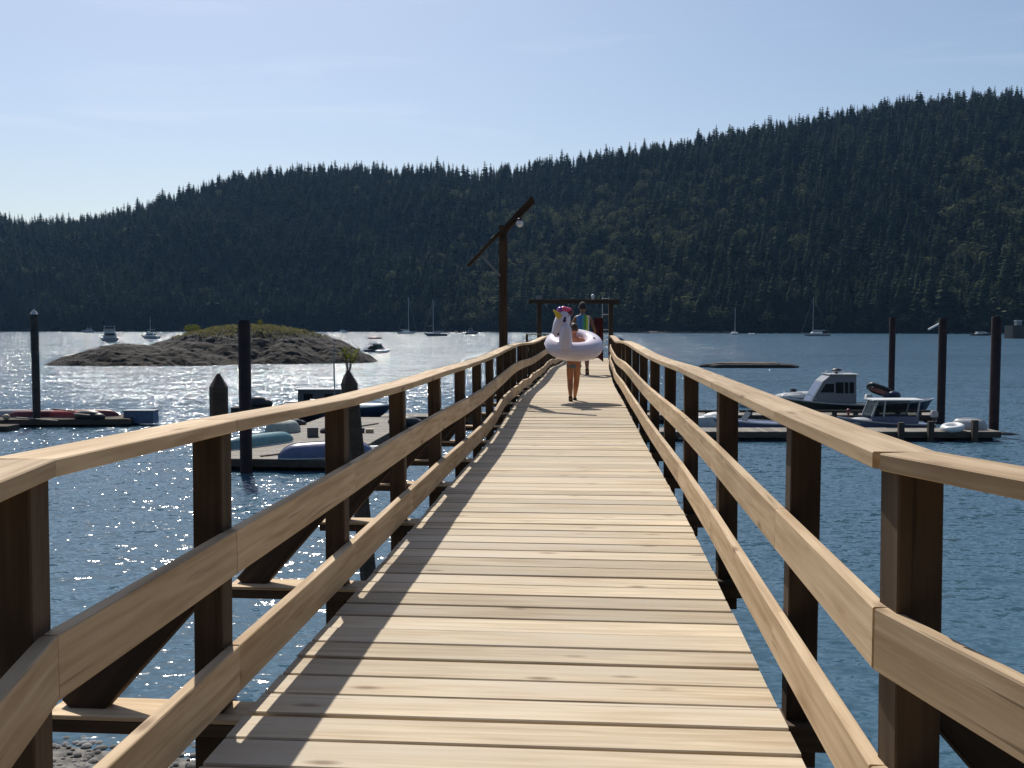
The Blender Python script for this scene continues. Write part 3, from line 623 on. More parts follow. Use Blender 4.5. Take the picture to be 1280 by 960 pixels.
pile('steel_pile', 305, 401, 39.2, .24, M['steel'], 'thick rust brown pile at the left corner of the float with the upturned canoes')
pile('steel_pile', 1116, 397, 68, .21, M['steel'], 'rust brown pile rising behind the small blue cabin boat, leftmost of three', group=None)
pile('steel_pile', 1179, 398, 59, .235, M['steel'], 'rust brown pile at the end of the rear finger float, middle of three')
pile('steel_pile', 1246, 396.5, 52.4, .25, M['steel'], 'rust brown pile at the end of the nearer finger float, rightmost and thickest of three')
pile('timber_pile', 273, 467, 18.2, .165, M['old'], 'dark timber pile with a bare pointed top left of the pier', 'point')
tp = pile('timber_pile', 435, 463, 17.6, .15, M['old'], 'dark timber pile with a pointed top and a small plant growing from it', 'point', lean=(-.45, 0))
tq = at_y(436, 463, 17.6)
def sprout():
    T = thing('sprouting_plant', 'little yellow green plant growing out of the pointed timber pile', 'plant', tuple(tq - Vector((0, 0, .06))))
    v, f, t = leaf_clump((.03, 0, .34), (.20, .16, .16), 85, .035, 9); o = bpy.data.objects.new('foliage', mesh_np('foliage', v, f, M['shrub'], t)); C.objects.link(o); o.parent = T
    m = MB()
    for k in range(6): a = k * 1.05; m.tube([(0, 0, -.02), (math.cos(a) * .05, math.sin(a) * .05, .16), (math.cos(a) * .14, math.sin(a) * .12, .34 + .03 * (k % 3))], [.01, .007, .004], 5)
    m.build('stem', M['old'], T)
sprout()

# ------------------------------------------------------------------ floats
def dock(label, c, Ln, Wd, yaw, z=.5, name='floating_dock', bull=False, dm='dock'):
    T = thing(name, label, 'dock', (c[0], c[1], 0), yaw)
    m = MB(); x = -Ln / 2
    while x < Ln / 2 - .1:
        w = .19; m.box((x + w / 2, 0, z - .025), (w - .012, Wd, .05), ch=.004, tone=random.random()); x += w
    m.build('deck', M[dm], T)
    m = MB()
    for s in (-1, 1): m.box((0, s * (Wd / 2 - .04), z - .19), (Ln, .08, .26))
    for s in (-1, 1): m.box((s * (Ln / 2 - .04), 0, z - .19), (.08, Wd - .18, .26))
    m.build('frame', M['old'], T)
    k = max(2, int(Ln / 2.6))
    for i in range(k): m = MB(); m.box((-Ln / 2 + Ln * (i + .5) / k, 0, z - .62), (Ln / k * .72, Wd - .25, .6), ch=.05); m.build('float_block', M['dark'], T)
    if bull:
        m = MB(); m.box((0, -Wd / 2 + .09, z + .22), (Ln, .14, .14)); m.build('bull_rail', M['old'], T)
        n = int(Ln / 1.25)
        for i in range(n + 1): m = MB(); m.box((-Ln / 2 + .12 + (Ln - .24) * i / n, -Wd / 2 + .09, z + .075), (.28, .13, .146)); m.build('rail_block', M['old'], T)
    return T
dock('pale planked float at left carrying upturned canoes and dinghies', (-8.95, 48.8), 18.5, 5.5, R(86))
dock('walkway float behind the pier end running toward the left moorings', (-1.0, 59.5), 13.5, 2.2, 0)
dock('nearer finger float at right with a plain edge and stub posts', (15.4, 51.0), 18.6, 2.0, 0)
dock('rear finger float at right with a slotted bull rail along its edge', (16.8, 60.3), 18.0, 1.8, 0, bull=True)
dock('dark cluttered float at the far left holding red kayaks', (-29.5, 58.5), 14.5, 3.2, R(4), z=.45, dm='old')
dock('low separate float section in front of the cluttered far left float', (-31.5, 55.4), 7.4, 1.3, R(-2), z=.3, dm='old')
for i, (u, lab) in enumerate(((1126, 'short dark stub post on the nearer finger float, next to the blue cabin boat'), (1163, 'short dark stub post on the nearer finger float, left of the white inflatable ring'), (1218, 'short dark stub post on the nearer finger float, right of the grey upturned dinghy'))):
    m = MB(); xx = X(u, 49.85, 545); m.beam((xx, 49.84, -.4), (xx, 49.84, .98 + .06 * i), .28, .28, up=(0, 1, 0), ch=.03); tag(m.build('stub_post', M['old'], origin=(xx, 49.84, 0)), lab, 'post', 'stub posts on the nearer finger float')
m = MB(); m.tube([(24.4, 51.6, .28), (25.9, 51.4, .22), (26.3, 51.35, .20)], [.09, .08, .02], 8); tag(m.build('log_boom', M['dock'], smooth=True, origin=(24.4, 51.6, .28)), 'pointed pole sticking out past the end of the nearer finger float', 'pole')

# ------------------------------------------------------------------ boats
def hull(Ln, B, Fb, rise=.3, D=.25, full=.42, stern=.86, flare=.78, n=14, top=True, rake=.10):
    rs = []
    for i in range(n + 1):
        s = i / n; b = B / 2 * (stern + (1 - stern) * min(1, s / .35)) * max(.015, 1 - max(0, (s - full) / (1 - full)) ** 2.2)
        zs = Fb + rise * s * s; zk = -D + (D + zs * .62) * max(0, (s - .78) / .22) ** 2; zc = zk + (zs - zk) * .38; x = -Ln / 2 + Ln * s
        rk = rake * Ln * max(0, (s - .55) / .45) ** 2
        rs.append([Vector((x + 0, -b, zs)), Vector((x - rk * .55, -b * flare, zc)), Vector((x - rk, 0, zk)), Vector((x - rk * .55, b * flare, zc)), Vector((x, b, zs))])
    return MB().rings(rs)
def gunwale(Ln, B, Fb, rise, full=.42, stern=.86, w=.05, n=14):
    m = MB()
    for sg in (-1, 1):
        pts = []
        for i in range(n + 1):
            s = i / n; b = B / 2 * (stern + (1 - stern) * min(1, s / .35)) * max(.015, 1 - max(0, (s - full) / (1 - full)) ** 2.2); pts.append(Vector((-Ln / 2 + Ln * s, sg * b, Fb + rise * s * s + .01)))
        m.tube(pts, w, 6)
    return m
def cabin_boat(name, label, pos, yaw, Ln, B, Fb, rise, hm, cabm, roofm, cab, wins, extra=None, glass='glass', group=None):
    """cab: side profile (x,z) of the cabin; wins: list of (x0,x1,z0,z1,lean) side windows"""
    T = thing(name, label, 'boat', pos, yaw, group)
    hull(Ln, B, Fb, rise).build('hull', M[hm], T, smooth=35); gunwale(Ln, B, Fb, rise).build('gunwale', M['lgrey'], T, smooth=True)
    cw = B * .38; m = MB(); m.prism(cab, -cw, cw, inset=.10); cb = m.build('cabin', M[cabm], T)
    zt = max(p[1] for p in cab); z0 = min(p[1] for p in cab); xs = [p[0] for p in cab if p[1] > zt - .25]
    m = MB(); m.box(((min(xs) + max(xs)) / 2 - .05, 0, zt + .03), (max(xs) - min(xs) + .30, cw * 2 + .02, .06), ch=.02); m.build('roof', M[roofm], T)
    for (x0, x1, za, zb, ln) in wins:
        for sg in (-1, 1):
            ya = sg * (cw - .10 * (za - z0) / (zt - z0) + .006); yb = sg * (cw - .10 * (zb - z0) / (zt - z0) + .006)
            m = MB(); m.rings([[Vector((x0, ya, za)), Vector((x1, ya, za)), Vector((x1 - ln, yb, zb)), Vector((x0, yb, zb))], [Vector((x0, ya - sg * .02, za)), Vector((x1, ya - sg * .02, za)), Vector((x1 - ln, yb - sg * .02, zb)), Vector((x0, yb - sg * .02, zb))]]); m.build('window', M[glass], T)
    return T
def outboard(T, x, yy, z, m1='lgrey', s=1.0):
    m = MB(); m.rings([[Vector((x + a * s, yy + c * s, z + h * s)) for a, c in ((-.22 * k, -.16 * k), (.2 * k, -.16 * k), (.2 * k, .16 * k), (-.22 * k, .16 * k))] for h, k in ((.28, .8), (.36, 1), (.62, 1), (.74, .7))]); e = m.build('outboard_motor', M[m1], T, smooth=30)
    m = MB(); m.box((x - .02 * s, yy, z - .1 * s), (.14 * s, .12 * s, .8 * s)); m.box((x - .05 * s, yy, z - .48 * s), (.4 * s, .05 * s, .06 * s)); m.build('motor_leg', M['black'], e)
# large grey cabin boat, bow to the left
T = cabin_boat('cabin_boat', 'large grey cabin boat with a dark green hull moored by the rear finger float', (X(1034, 63.2, 510), 63.2, .0), R(180), 6.4, 2.3, .85, .45, 'green', 'grey', 'lgrey',
    [(1.35, .95), (.55, 2.35), (.05, 2.75), (-1.55, 2.75), (-1.55, .95)], [(-.15, .72, 1.65, 2.2, .36), (-.75, -.25, 1.6, 2.3, 0), (-1.05, -.82, 1.6, 2.3, 0), (-1.4, -1.12, 1.6, 2.3, 0)])
m = MB(); m.rings([[Vector((1.36 - .02, y_, 1.02)), Vector((.60, y_ * .92, 2.28)), Vector((.585, y_ * .92, 2.28)), Vector((1.32, y_, 1.02))] for y_ in (-.72, .72)]); m.build('windscreen', M['blue'], T)
m = MB(); m.tube([(.0, -.6, 2.86), (-.2, -.62, 2.98), (-1.2, -.62, 2.98), (-1.4, -.6, 2.86)], .022, 6); m.tube([(.0, .6, 2.86), (-.2, .62, 2.98), (-1.2, .62, 2.98), (-1.4, .6, 2.86)], .022, 6); m.build('roof_rail', M['metal'], T, smooth=True)
m = MB(); m.ball((-.55, 0, 3.02), (.32, .3, .14)); m.tube([(-.55, 0, 2.8), (-.55, 0, 3.0)], .08); m.build('radar', M['black'], T, smooth=True)
m = MB(); m.tube([(2.9, 0, 1.35), (2.6, .5, 1.62), (1.4, .98, 1.55), (1.0, 1.0, 1.2)], .02, 6); m.tube([(2.9, 0, 1.35), (2.6, -.5, 1.62), (1.4, -.98, 1.55), (1.0, -1.0, 1.2)], .02, 6); m.build('bow_rail', M['metal'], T, smooth=True)
# small blue-grey cabin boat
T = thing('cabin_boat', 'small blue grey cabin boat with a flat white roof behind the nearer finger float', 'boat', (X(1104, 53.6, 535), 53.6, .0), R(180))
hull(5.0, 1.9, .55, .35).build('hull', M['blue'], T, smooth=35); gunwale(5.0, 1.9, .55, .35).build('gunwale', M['lgrey'], T, smooth=True)
for sg in (-1, 1):
    m = MB(); m.rings([[Vector((x_, sg * (.74 - k), z_)) for x_, z_ in ((.95, .55), (.88, 1.0), (-1.62, 1.0), (-1.6, .55))] for k in (0, .04)]); m.build('cabin_side', M['blue'], T)
    m = MB()
    for (xa, xb) in ((.88, .56), (.26, .16), (-1.52, -1.68)): m.beam((xa, sg * .72, 1.0), (xb, sg * .66, 1.84), .09, .06, up=(0, 1, 0))
    m.build('pillar', M['lgrey'], T)
    m = MB(); m.rings([[Vector((x_, sg * (y_ - k), z_)) for x_, y_, z_ in ((.84, .715, 1.0), (.54, .655, 1.84), (-1.66, .655, 1.84), (-1.54, .715, 1.0))] for k in (0, .006)]); m.build('window', M['clear'], T)
m = MB(); m.rings([[Vector((x_, y_, z_)) for x_, z_ in ((.90, 1.0), (.57, 1.84), (.56, 1.84), (.89, 1.0))] for y_ in (-.66, .66)]); m.build('windscreen', M['clear'], T)
m = MB(); m.box((-.55, 0, 1.87), (2.75, 1.5, .06), ch=.02); m.build('roof', M['white'], T)
m = MB(); m.ball((1.25, 0, .62), (.75, .62, .28)); m.build('foredeck', M['lgrey'], T, smooth=True)
outboard(T, -2.6, .3, .7, 'lgrey', .8)
m = MB(); m.tube([(1.9, 0, .9), (1.9, 0, 1.22)], .06, 8); m.ball((1.9, 0, 1.25), (.12, .12, .12)); m.build('bow_post', M['maroon'], T, smooth=True)
def skiff(name, label, u, Y, yaw, Ln, B, Fb, rise, hm, extra=(), group=None, v=530):
    T = thing(name, label, 'boat', (X(u, Y, v), Y, 0), yaw, group); hull(Ln, B, Fb, rise).build('hull', M[hm], T, smooth=35); gunwale(Ln, B, Fb, rise).build('gunwale', M['white'], T, smooth=True)
    if 'screen' in extra:
        m = MB(); m.rings([[Vector((.5, y_, Fb)), Vector((.1, y_ * .9, Fb + .6)), Vector((.08, y_ * .9, Fb + .6)), Vector((.46, y_, Fb))] for y_ in (-B * .36, B * .36)]); m.build('windscreen', M['glass'], T)
    if 'foredeck' in extra: m = MB(); m.ball((Ln * .18, 0, Fb + rise * .4), (Ln * .24, B * .30, .22)); m.build('foredeck', M['white'], T, smooth=True)
    if 'cover' in extra:
        rs = []
        for i in range(9): s = -.46 + .92 * i / 8; w = B * .44 * (1 - abs(s) ** 2.5 * 2.2); h = .42 * math.cos(s * 2.6) + .05; rs.append([Vector((s * Ln, w * math.cos(a), Fb + .02 + h * math.sin(a))) for a in [math.pi * k / 8 for k in range(9)]])
        m = MB(); m.rings(rs, closed=True); m.build('cover', M['lgrey'], T, smooth=True)
    if 'motor' in extra: outboard(T, -Ln / 2 - .15, 0, Fb * .8, 'white' if 'whitemotor' in extra else 'black')
    return T
skiff('runabout', 'violet blue runabout with a raked windscreen behind the nearer finger float', 938, 54, R(180), 4.3, 1.8, .55, .3, 'violet', ('screen', 'motor'))
skiff('runabout', 'white bowed runabout left of the violet blue runabout', 884, 56.3, R(0), 3.6, 1.6, .6, .35, 'white', ('foredeck',))
skiff('skiff', 'long low boat under a light grey cover beyond the large grey cabin boat', 1008, 70, R(180), 5.2, 1.9, .75, .25, 'maroon', ('cover',), v=500)
skiff('skiff', 'low white boat farthest left beyond the rear finger float', 950, 72, R(175), 4.4, 1.7, .7, .3, 'white', ('motor',), v=500)
skiff('skiff', 'dark motor skiff with a white outboard behind the roof of the small blue cabin boat', 1128, 66, R(0), 4.2, 1.7, .7, .3, 'navy', ('motor', 'whitemotor'), v=505)
# red and black inflatable, tilted up
def inflatable(name, label, p, yaw, Ln, B, r, mt, mf, pitch=0, roll=0, chairs=False):
    T = thing(name, label, 'inflatable boat', p); T.rotation_euler = (roll, pitch, yaw)
    m = MB(); pts = []
    for i in range(25):
        a = 2 * math.pi * i / 24; c, s_ = math.cos(a), math.sin(a)
        pts.append(Vector((Ln / 2 * (abs(c) ** .7) * (1 if c > 0 else -1), B / 2 * (abs(s_) ** .6) * (1 if s_ > 0 else -1), r * 1.0 + (.12 * Ln * .3 if c > .7 else 0))))
    m.tube(pts, r, 10, cap=False); m.build('tube', M[mt], T, smooth=True)
    m = MB(); m.rings([[Vector((Ln * .42 * math.cos(a), B * .40 * math.sin(a), z)) for a in [2 * math.pi * k / 16 for k in range(16)]] for z in (r * .35, r * .6)]); m.build('floor_panel', M[mf], T)
    m = MB(); m.box((-.05 * Ln, 0, r * 1.5), (.22, B * .72, .04)); m.build('seat', M['grey'], T)
    return T
inflatable('inflatable_dinghy', 'red and black inflatable dinghy stowed tilted above the boats by the leftmost pile', (X(1099, 65.5, 490), 65.5, at_y(1099, 490, 65.5).z), R(175), 1.45, .8, .15, 'black', 'red', pitch=R(-20), roll=R(28))
m = MB(); m.ball((0, 0, .15), (.48, .35, .30)); m.ball((-.4, 0, .1), (.3, .25, .2))
tag(m.build('covered_engine', M['navy'], smooth=True), 'rounded dark blue cover standing beside the red inflatable', 'cover').location = (X(1117, 65, 495), 65.0, at_y(1117, 497, 65).z)
# a post carrying the stowed inflatable
# white inflatable ring + grey upturned dinghy on the nearer float
m = MB(); m.torus((0, 0, .17), .42, .17, nu=24, nv=10); m.ball((0, 0, .12), (.38, .38, .08)); o = m.build('inflatable_ring', M['white'], smooth=True); o.location = (X(1191, 50.4, 534), 50.4, .5); o.rotation_euler = (R(6), R(-8), 0); tag(o, 'white inflatable ring lying flat on the nearer finger float', 'inflatable ring')
def canoe(label, p, yaw, Ln, B, H, mat, name='upturned_canoe', trim='white', cat='canoe', roll=0, blunt=.5, pitch=0):
    """an upside-down hull resting on its gunwales"""
    T = thing(name, label, cat, p); T.rotation_euler = (roll, pitch, yaw); rs = []
    n = 16
    for i in range(n + 1):
        s = -1 + 2 * i / n; w = B / 2 * max(.02, 1 - abs(s) ** (2 / blunt)) ** .75; h = H * (1 - .12 * s * s) * max(.25, 1 - abs(s) ** 9); rs.append([Vector((s * Ln / 2 * (1 + .0 * s), w * math.cos(a) , .02 + h * math.sin(a) ** .75)) for a in [math.pi * k / 10 for k in range(11)]])
    m = MB(); m.rings(rs, closed=False); 
    for i in range(0): pass
    h_ = m.build('hull', M[mat], T, smooth=True)
    m = MB()
    for sg in (0, 10): m.tube([r_[sg] + Vector((0, .012 if sg == 0 else -.012, 0)) for r_ in rs], .022, 6)
    m.build('gunwale', M[trim], T, smooth=True)
    m = MB(); m.tube([r_[5] + Vector((0, 0, .004)) for r_ in rs], .014, 5); m.build('keel', M['black'] if mat in ('teal', 'violet') else M['grey'], T, smooth=True)
    m = MB()
    for s in (-.45, 0, .5): m.box((s * Ln / 2, 0, .03), (.16, B * .8, .03))
    m.build('thwart', M['old'], T)
    return T
Z0 = .5
def dk(u, v, z=.5): return at_z(u, v, z)
p = dk(1200, 534); canoe('grey upturned dinghy with a white rim propped on the nearer finger float', (p.x, 51.2, .52), R(160), 1.75, .95, .55, 'lgrey', 'upturned_dinghy', cat='dinghy', roll=R(-14), blunt=.8)
a, c = dk(300, 566), dk(343, 549); canoe('teal upturned canoe on the canoe float, pointing away beside the rust brown pile', ((a.x + c.x) / 2, (a.y + c.y) / 2, .5), math.atan2(c.y - a.y, c.x - a.x) - .5, 4.4, .85, .52, 'teal')
a = dk(350, 542); canoe('sage grey upturned dinghy behind the teal canoe', (a.x, a.y + .6, .5), R(12), 1.75, 1.25, .62, 'sage', 'upturned_dinghy', trim='grey', cat='dinghy', blunt=.9)
a = dk(392, 575); canoe('violet blue upturned canoe along the near edge of the canoe float', (a.x + .35, a.y + .95, .5), R(20), 3.9, 1.0, .62, 'violet')
inflatable('inflatable_dinghy', 'white oval inflatable dinghy floating against the right side of the canoe float', (at_z(471, 566, .15).x, at_z(471, 566, .15).y, .02), R(15), 1.9, 1.15, .2, 'white', 'grey')
def crate(u, v, size, mat, label, name='crate', yaw=.2, cat='crate'):
    p = dk(u, v); T = thing(name, label, cat, (p.x, p.y, .5), yaw); m = MB(); w, d, h = size
    for sx, sy, lx, ly in ((0, -d / 2, w, .03), (0, d / 2, w, .03), (-w / 2, 0, .03, d - .07), (w / 2, 0, .03, d - .07)): m.box((sx, sy, h / 2), (lx, ly, h))
    m.box((0, 0, .03), (w - .07, d - .07, .04)); m.build('body', M[mat], T); m = MB(); m.box((0, 0, h + .02), (w + .04, d + .04, .04)); m.build('lid', M[mat], T); return T
crate(391, 546, (.5, .45, .42), 'dgrey', 'dark grey plastic crate in the middle of the canoe float')
crate(462, 541, (.36, .3, .16), 'tan', 'small brown box near the right edge of the canoe float', cat='box', name='small_box')
crate(452, 541, (.25, .25, .2), 'navy', 'little dark box beside the small brown box', cat='box', name='small_box')
for (u0, v0, u1, v1, lab, mt) in ((326, 571, 368, 566, 'long dark edged plank lying at the near corner of the canoe float', 'old'), (447, 534, 472, 530, 'dark board lying at the far right of the canoe float', 'old'), (288, 560, 300, 553, 'pale plank lying at the left edge of the canoe float', 'dock')):
    a, c = dk(u0, v0), dk(u1, v1); m = MB(); m.beam(a + Vector((0, 0, .03)), c + Vector((0, 0, .03)), .14, .05); tag(m.build('plank', M[mt], origin=tuple(a)), lab, 'plank')
for (u, v, sz, mt, lab) in ((362, 531, (.75, .4, .30), 'black', 'black tarpaulin heap at the far left part of the canoe float'), (412, 541, (.5, .35, .22), 'cloth_dark', 'dark folded cover beside the dark grey crate'), (505, 530, (.9, .5, .34), 'black', 'black tarpaulin heap at the far right corner of the canoe float')):
    m = MB(); m.ball((0, 0, sz[2] * .35), sz); m.ball((sz[0] * .6, .1, sz[2] * .2), (sz[0] * .6, sz[1] * .8, sz[2] * .7)); o = m.build('tarpaulin', M[mt], smooth=True); o.location = dk(u, v); tag(o, lab, 'tarpaulin')
# low dark covered barge and sailing boat beyond the canoe float
skiff('work_skiff', 'dark low skiff lying across the far end of the canoe float', 362, 60.5, R(5), 5.0, 1.7, .55, .15, 'black', (), v=527)
T = skiff('sailing_boat', 'small navy hulled sailing boat with a bare mast beyond the canoe float', 444, 63.5, R(-4), 5.2, 1.8, .6, .25, 'navy', ('foredeck',), v=517)
xo = X(417, 63.5) - T.location.x
m = MB(); m.tube([(xo, 0, .5), (xo, 0, 4.75)], .035, 8); m.build('mast', M['grey'], T, smooth=True)
m = MB(); m.tube([(xo, 0, 1.05), (xo - 1.6, 0, 1.1)], .04, 8); m.build('boom', M['grey'], T, smooth=True)
T = cabin_boat('houseboat', 'long low dark grey cabin boat moored behind the sailing boat', (X(402, 68), 68, 0), 0, 5.4, 2.2, .5, .1, 'black', 'dgrey', 'lgrey', [(1.4, .5), (1.4, 1.5), (-1.5, 1.5), (-1.5, .5)], [(-1.1, -.5, .8, 1.25, 0), (.3, .9, .8, 1.25, 0)])
m = MB(); m.ball((0, 0, .15), (.7, .45, .5)); m.ball((.5, .1, .1), (.5, .35, .35)); o = m.build('tarpaulin_heap', M['black'], smooth=True); p = at_y(322, 512, 66); o.location = (p.x, 66, .55); tag(o, 'dark rounded tarpaulin heap showing just above the left railing', 'tarpaulin')
m = MB(); m.box((0, 0, .12), (3.2, 1.4, .7), ch=.05); o = m.build('float_base', M['dark']); o.location = (p.x, 66, 0); tag(o, 'dark float carrying the tarpaulin heap', 'float')
# things on the cluttered far left float
def onf(u, v): return at_y(u, v, 58.3)
for (u, vv, yw, L_, mt, lab, dy) in ((52, 512, 4, 4.3, 'maroon', 'maroon upturned kayak in front of the pale capped pile', .4), (12, 512, -3, 3.2, 'lgrey', 'pale grey upturned kayak at the far left edge of the cluttered float', .9), (86, 513, -14, 3.2, 'red', 'red upturned kayak with its tip toward the black tarpaulin', .1), (104, 511, 6, 3.4, 'maroon', 'dark red upturned kayak behind the black tarpaulin', .9)):
    p = onf(u, vv); canoe(lab, (p.x, 58.2 + dy, .45), R(yw), L_, .62, .40, mt, 'upturned_kayak', trim='grey', cat='kayak')
m = MB(); m.ball((0, 0, .15), (.85, .4, .36)); m.ball((.5, -.05, .1), (.5, .35, .25)); o = m.build('tarpaulin_bundle', M['black'], smooth=True); p = onf(117, 512); o.location = (p.x, 57.6, .45); tag(o, 'black rounded tarpaulin bundle on the cluttered far left float', 'tarpaulin')
T = thing('dock_box', 'blue grey storage box at the right end of the cluttered float', 'box', (onf(174, 515).x, 58.6, .1)); m = MB(); m.box((0, 0, .36), (1.75, .9, .72), ch=.03); m.build('body', M['blue'], T); m = MB(); m.box((0, 0, .75), (1.85, 1.0, .06)); m.build('lid', M['grey'], T)
m = MB(); m.ball((0, 0, .16), (.2, .2, .17)); o = m.build('mooring_buoy', M['tan'], smooth=True); p = at_y(7, 513, 56.9); o.location = (p.x, 56.95, .45); tag(o, 'round tan buoy on the cluttered far left float', 'buoy')
for (u0, v0, u1, v1, Y, lab) in ((66, 511, 93, 514, 57.1, 'weathered plank leaning out of the clutter, nearest the maroon kayak'), (92, 517, 112, 519, 57.0, 'pale board lying below the black tarpaulin bundle'), (20, 522, 72, 526, 56.4, 'long drift log alongside the low float section')):
    a, c = at_y(u0, v0, Y), at_y(u1, v1, Y); m = MB(); m.beam(a, c, .2, .06); tag(m.build('loose_plank', M['dock'], origin=tuple(a)), lab, 'plank')

# log raft
def raft():
    c = at_z(937, 459, 0); T = thing('log_raft', 'low brown log raft anchored alone in the open water right of the pier', 'raft', (c.x, c.y, 0), R(-2))
    m = MB()
    for k in range(9):
        yy = -2.6 + .65 * k; Ln = 13.6 - abs(k - 4) * .5; x0 = random.uniform(-.5, .5); m.tube([(x0 - Ln / 2, yy, .12), (x0 - Ln / 2 + .8, yy, .22), (x0, yy, .25), (x0 + Ln / 2 - .8, yy, .22), (x0 + Ln / 2, yy, .1)], [.12, .28, .32, .28, .12], 9)
    m.build('log_bed', M['dark'], T, smooth=True)
    m = MB()
    for k in range(24): xx = -4.6 + .36 * k; m.box((xx, 0, .62 + random.uniform(-.02, .02)), (.33, 4.8, .07), roll=random.uniform(-.01, .01))
    m.build('plank_deck', M['old'], T)
    for xx in (-3.6, 0, 3.4): m = MB(); m.beam((xx, -2.7, .50), (xx, 2.7, .50), .25, .16); m.build('cross_log', M['old'], T)
raft()

# ------------------------------------------------------------------ boats far off
def motor_yacht(label, u, v, Y, wpx, yaw, hm='white', cm='white', mast=0, fly=True, bridge='glass', name='motor_boat', hscale=1.0):
    """v is the waterline row used for the depth; wpx sets the apparent length"""
    p = at_y(u, v, Y); Ln = wpx * Y / F; B = Ln * .34; s = Ln / 8
    Lt = Ln if abs(math.sin(yaw)) < .6 else Ln * 1.9
    if Lt != Ln: B = Ln * .95
    s = Lt / 8; T = thing(name, label, 'boat', (p.x, p.y, 0), yaw)
    hull(Lt, B, .95 * s * hscale, .55 * s).build('hull', M[hm], T, smooth=35)
    k = s * hscale; z0 = .95 * k; cw = B * .36
    m = MB(); m.prism([(1.7 * s, z0), (.9 * s, z0 + 1.25 * k), (-2.2 * s, z0 + 1.25 * k), (-2.4 * s, z0)], -cw, cw, inset=.12 * B); m.build('cabin', M[cm], T)
    m = MB()
    for sg in (-1, 1): m.box((-.6 * s, sg * (cw - .055 * B + .01), z0 + .75 * k), (2.6 * s, .05, .42 * k))
    m.build('window_band', M[bridge], T)
    m = MB(); m.box((-2.42 * s, 0, z0 + .75 * k), (.06, cw * 1.3, .45 * k)); m.box((1.22 * s, 0, z0 + .75 * k), (.06 * s, cw * 1.3, .45 * k), pitch=R(-32)); m.build('window', M[bridge], T)
    if fly:
        m = MB(); m.prism([(.5 * s, z0 + 1.26 * k), (.2 * s, z0 + 1.95 * k), (.05 * s, z0 + 1.95 * k), (.2 * s, z0 + 1.4 * k), (-1.9 * s, z0 + 1.4 * k), (-2.1 * s, z0 + 1.26 * k)], -cw * .8, cw * .8); m.build('flybridge', M[cm], T)
        m = MB()
        for sx in (.1, -1.7):
            for sg in (-1, 1): m.tube([(sx * s, sg * cw * .75, z0 + 1.4 * k), (sx * s, sg * cw * .7, z0 + 2.5 * k)], .04 * s, 6)
        m.box((-.8 * s, 0, z0 + 2.53 * k), (2.3 * s, cw * 1.6, .07 * s)); m.build('canopy', M['lgrey'], T)
    if mast: m = MB(); m.tube([(-.4 * s, 0, z0 + 1.2 * k), (-.4 * s, 0, mast)], [.08 * s, .04 * s], 6); m.tube([(-.4 * s, -.5 * s, mast * .8), (-.4 * s, .5 * s, mast * .8)], .03 * s, 5); m.build('mast', M['lgrey'], T)
    return T
motor_yacht('pale cruiser farthest off at left, right under the dark shore', 110, 414.5, 960, 16, R(200), cm='lgrey', hm='lgrey')
motor_yacht('boxy cabin cruiser in glittering water left of the island', 137, 427, 368, 24, R(115), hm='grey', cm='lgrey')
motor_yacht('white trawler with a short mast half hidden by the left end of the island', 187, 422, 470, 26, R(165), mast=10.5, hm='lgrey')
T = motor_yacht('dark motorboat with a red canopy seen from astern right of the island', 471, 440, 228, 22, R(75), hm='navy', cm='black', hscale=.62)
m = MB(); m.box((-1.0, 0, 3.15), (2.6, 2.2, .28), ch=.1); m.build('red_canopy', M['maroon'], T, smooth=30)
inflatable('inflatable_dinghy', 'tiny white inflatable tender trailing behind the dark motorboat with the red canopy', (X(478, 216), 216, .1), R(10), 2.6, 1.5, .3, 'white', 'grey')
def sail_boat(label, u, Y, wpx, vtop, yaw, hm='white', boom=True, stay=True, awning=None, u_m=None):
    p = at_y(u, 417, Y); Ln = wpx * Y / F / max(.4, abs(math.cos(yaw))); T = thing('sailing_yacht', label, 'sailboat', (p.x, p.y, 0), yaw); zt = at_y(u, vtop, Y).z
    hull(Ln, Ln * .3, Ln * .085, Ln * .03, full=.3, stern=.6).build('hull', M[hm], T, smooth=35)
    m = MB(); m.prism([(Ln * .16, Ln * .085), (Ln * .10, Ln * .15), (-Ln * .22, Ln * .15), (-Ln * .24, Ln * .085)], -Ln * .08, Ln * .08, inset=Ln * .015); m.build('cabin', M['white'] if awning is None else M[awning], T)
    m = MB(); m.tube([(Ln * .08, 0, Ln * .08), (Ln * .08, 0, zt)], [max(.14, Y * .00030), max(.08, Y * .0002)], 6); m.build('mast', M['lgrey'], T)
    if boom: m = MB(); m.tube([(Ln * .08, 0, Ln * .2), (-Ln * .36, 0, Ln * .2)], .2, 6); m.build('boom', M['lgrey'], T)
    if stay: m = MB(); m.tube([(Ln * .49, 0, Ln * .11), (Ln * .08, 0, zt * .96)], .07, 4); m.tube([(-Ln * .49, 0, Ln * .09), (Ln * .08, 0, zt * .99)], .04, 4); m.build('rigging', M['grey'], T)
    return T
sail_boat('white sailing yacht with a bare mast, farther one left of the lamp post', 509, 800, 24, 372, 0)
sail_boat('dark hulled sailing yacht with a raked forestay, nearer one left of the lamp post', 544, 600, 30, 374, R(180), hm='navy', awning='lgrey')
motor_yacht('small dark cabin motorboat just left of the lamp post', 590, 416, 720, 17, R(20), hm='navy', cm='grey')
motor_yacht('tiny white motorboat low on the far water right of the island', 429, 414.5, 940, 12, R(10), fly=False)
sail_boat('white sailing yacht seen end on under a pale cover, right of the pier', 918, 690, 13, 384, R(60), boom=False, stay=False)
inflatable('inflatable_dinghy', 'tiny white tender floating right of the end on sailing yacht', (X(939.5, 690), 690, .1), R(10), 3.6, 1.8, .45, 'white', 'grey')
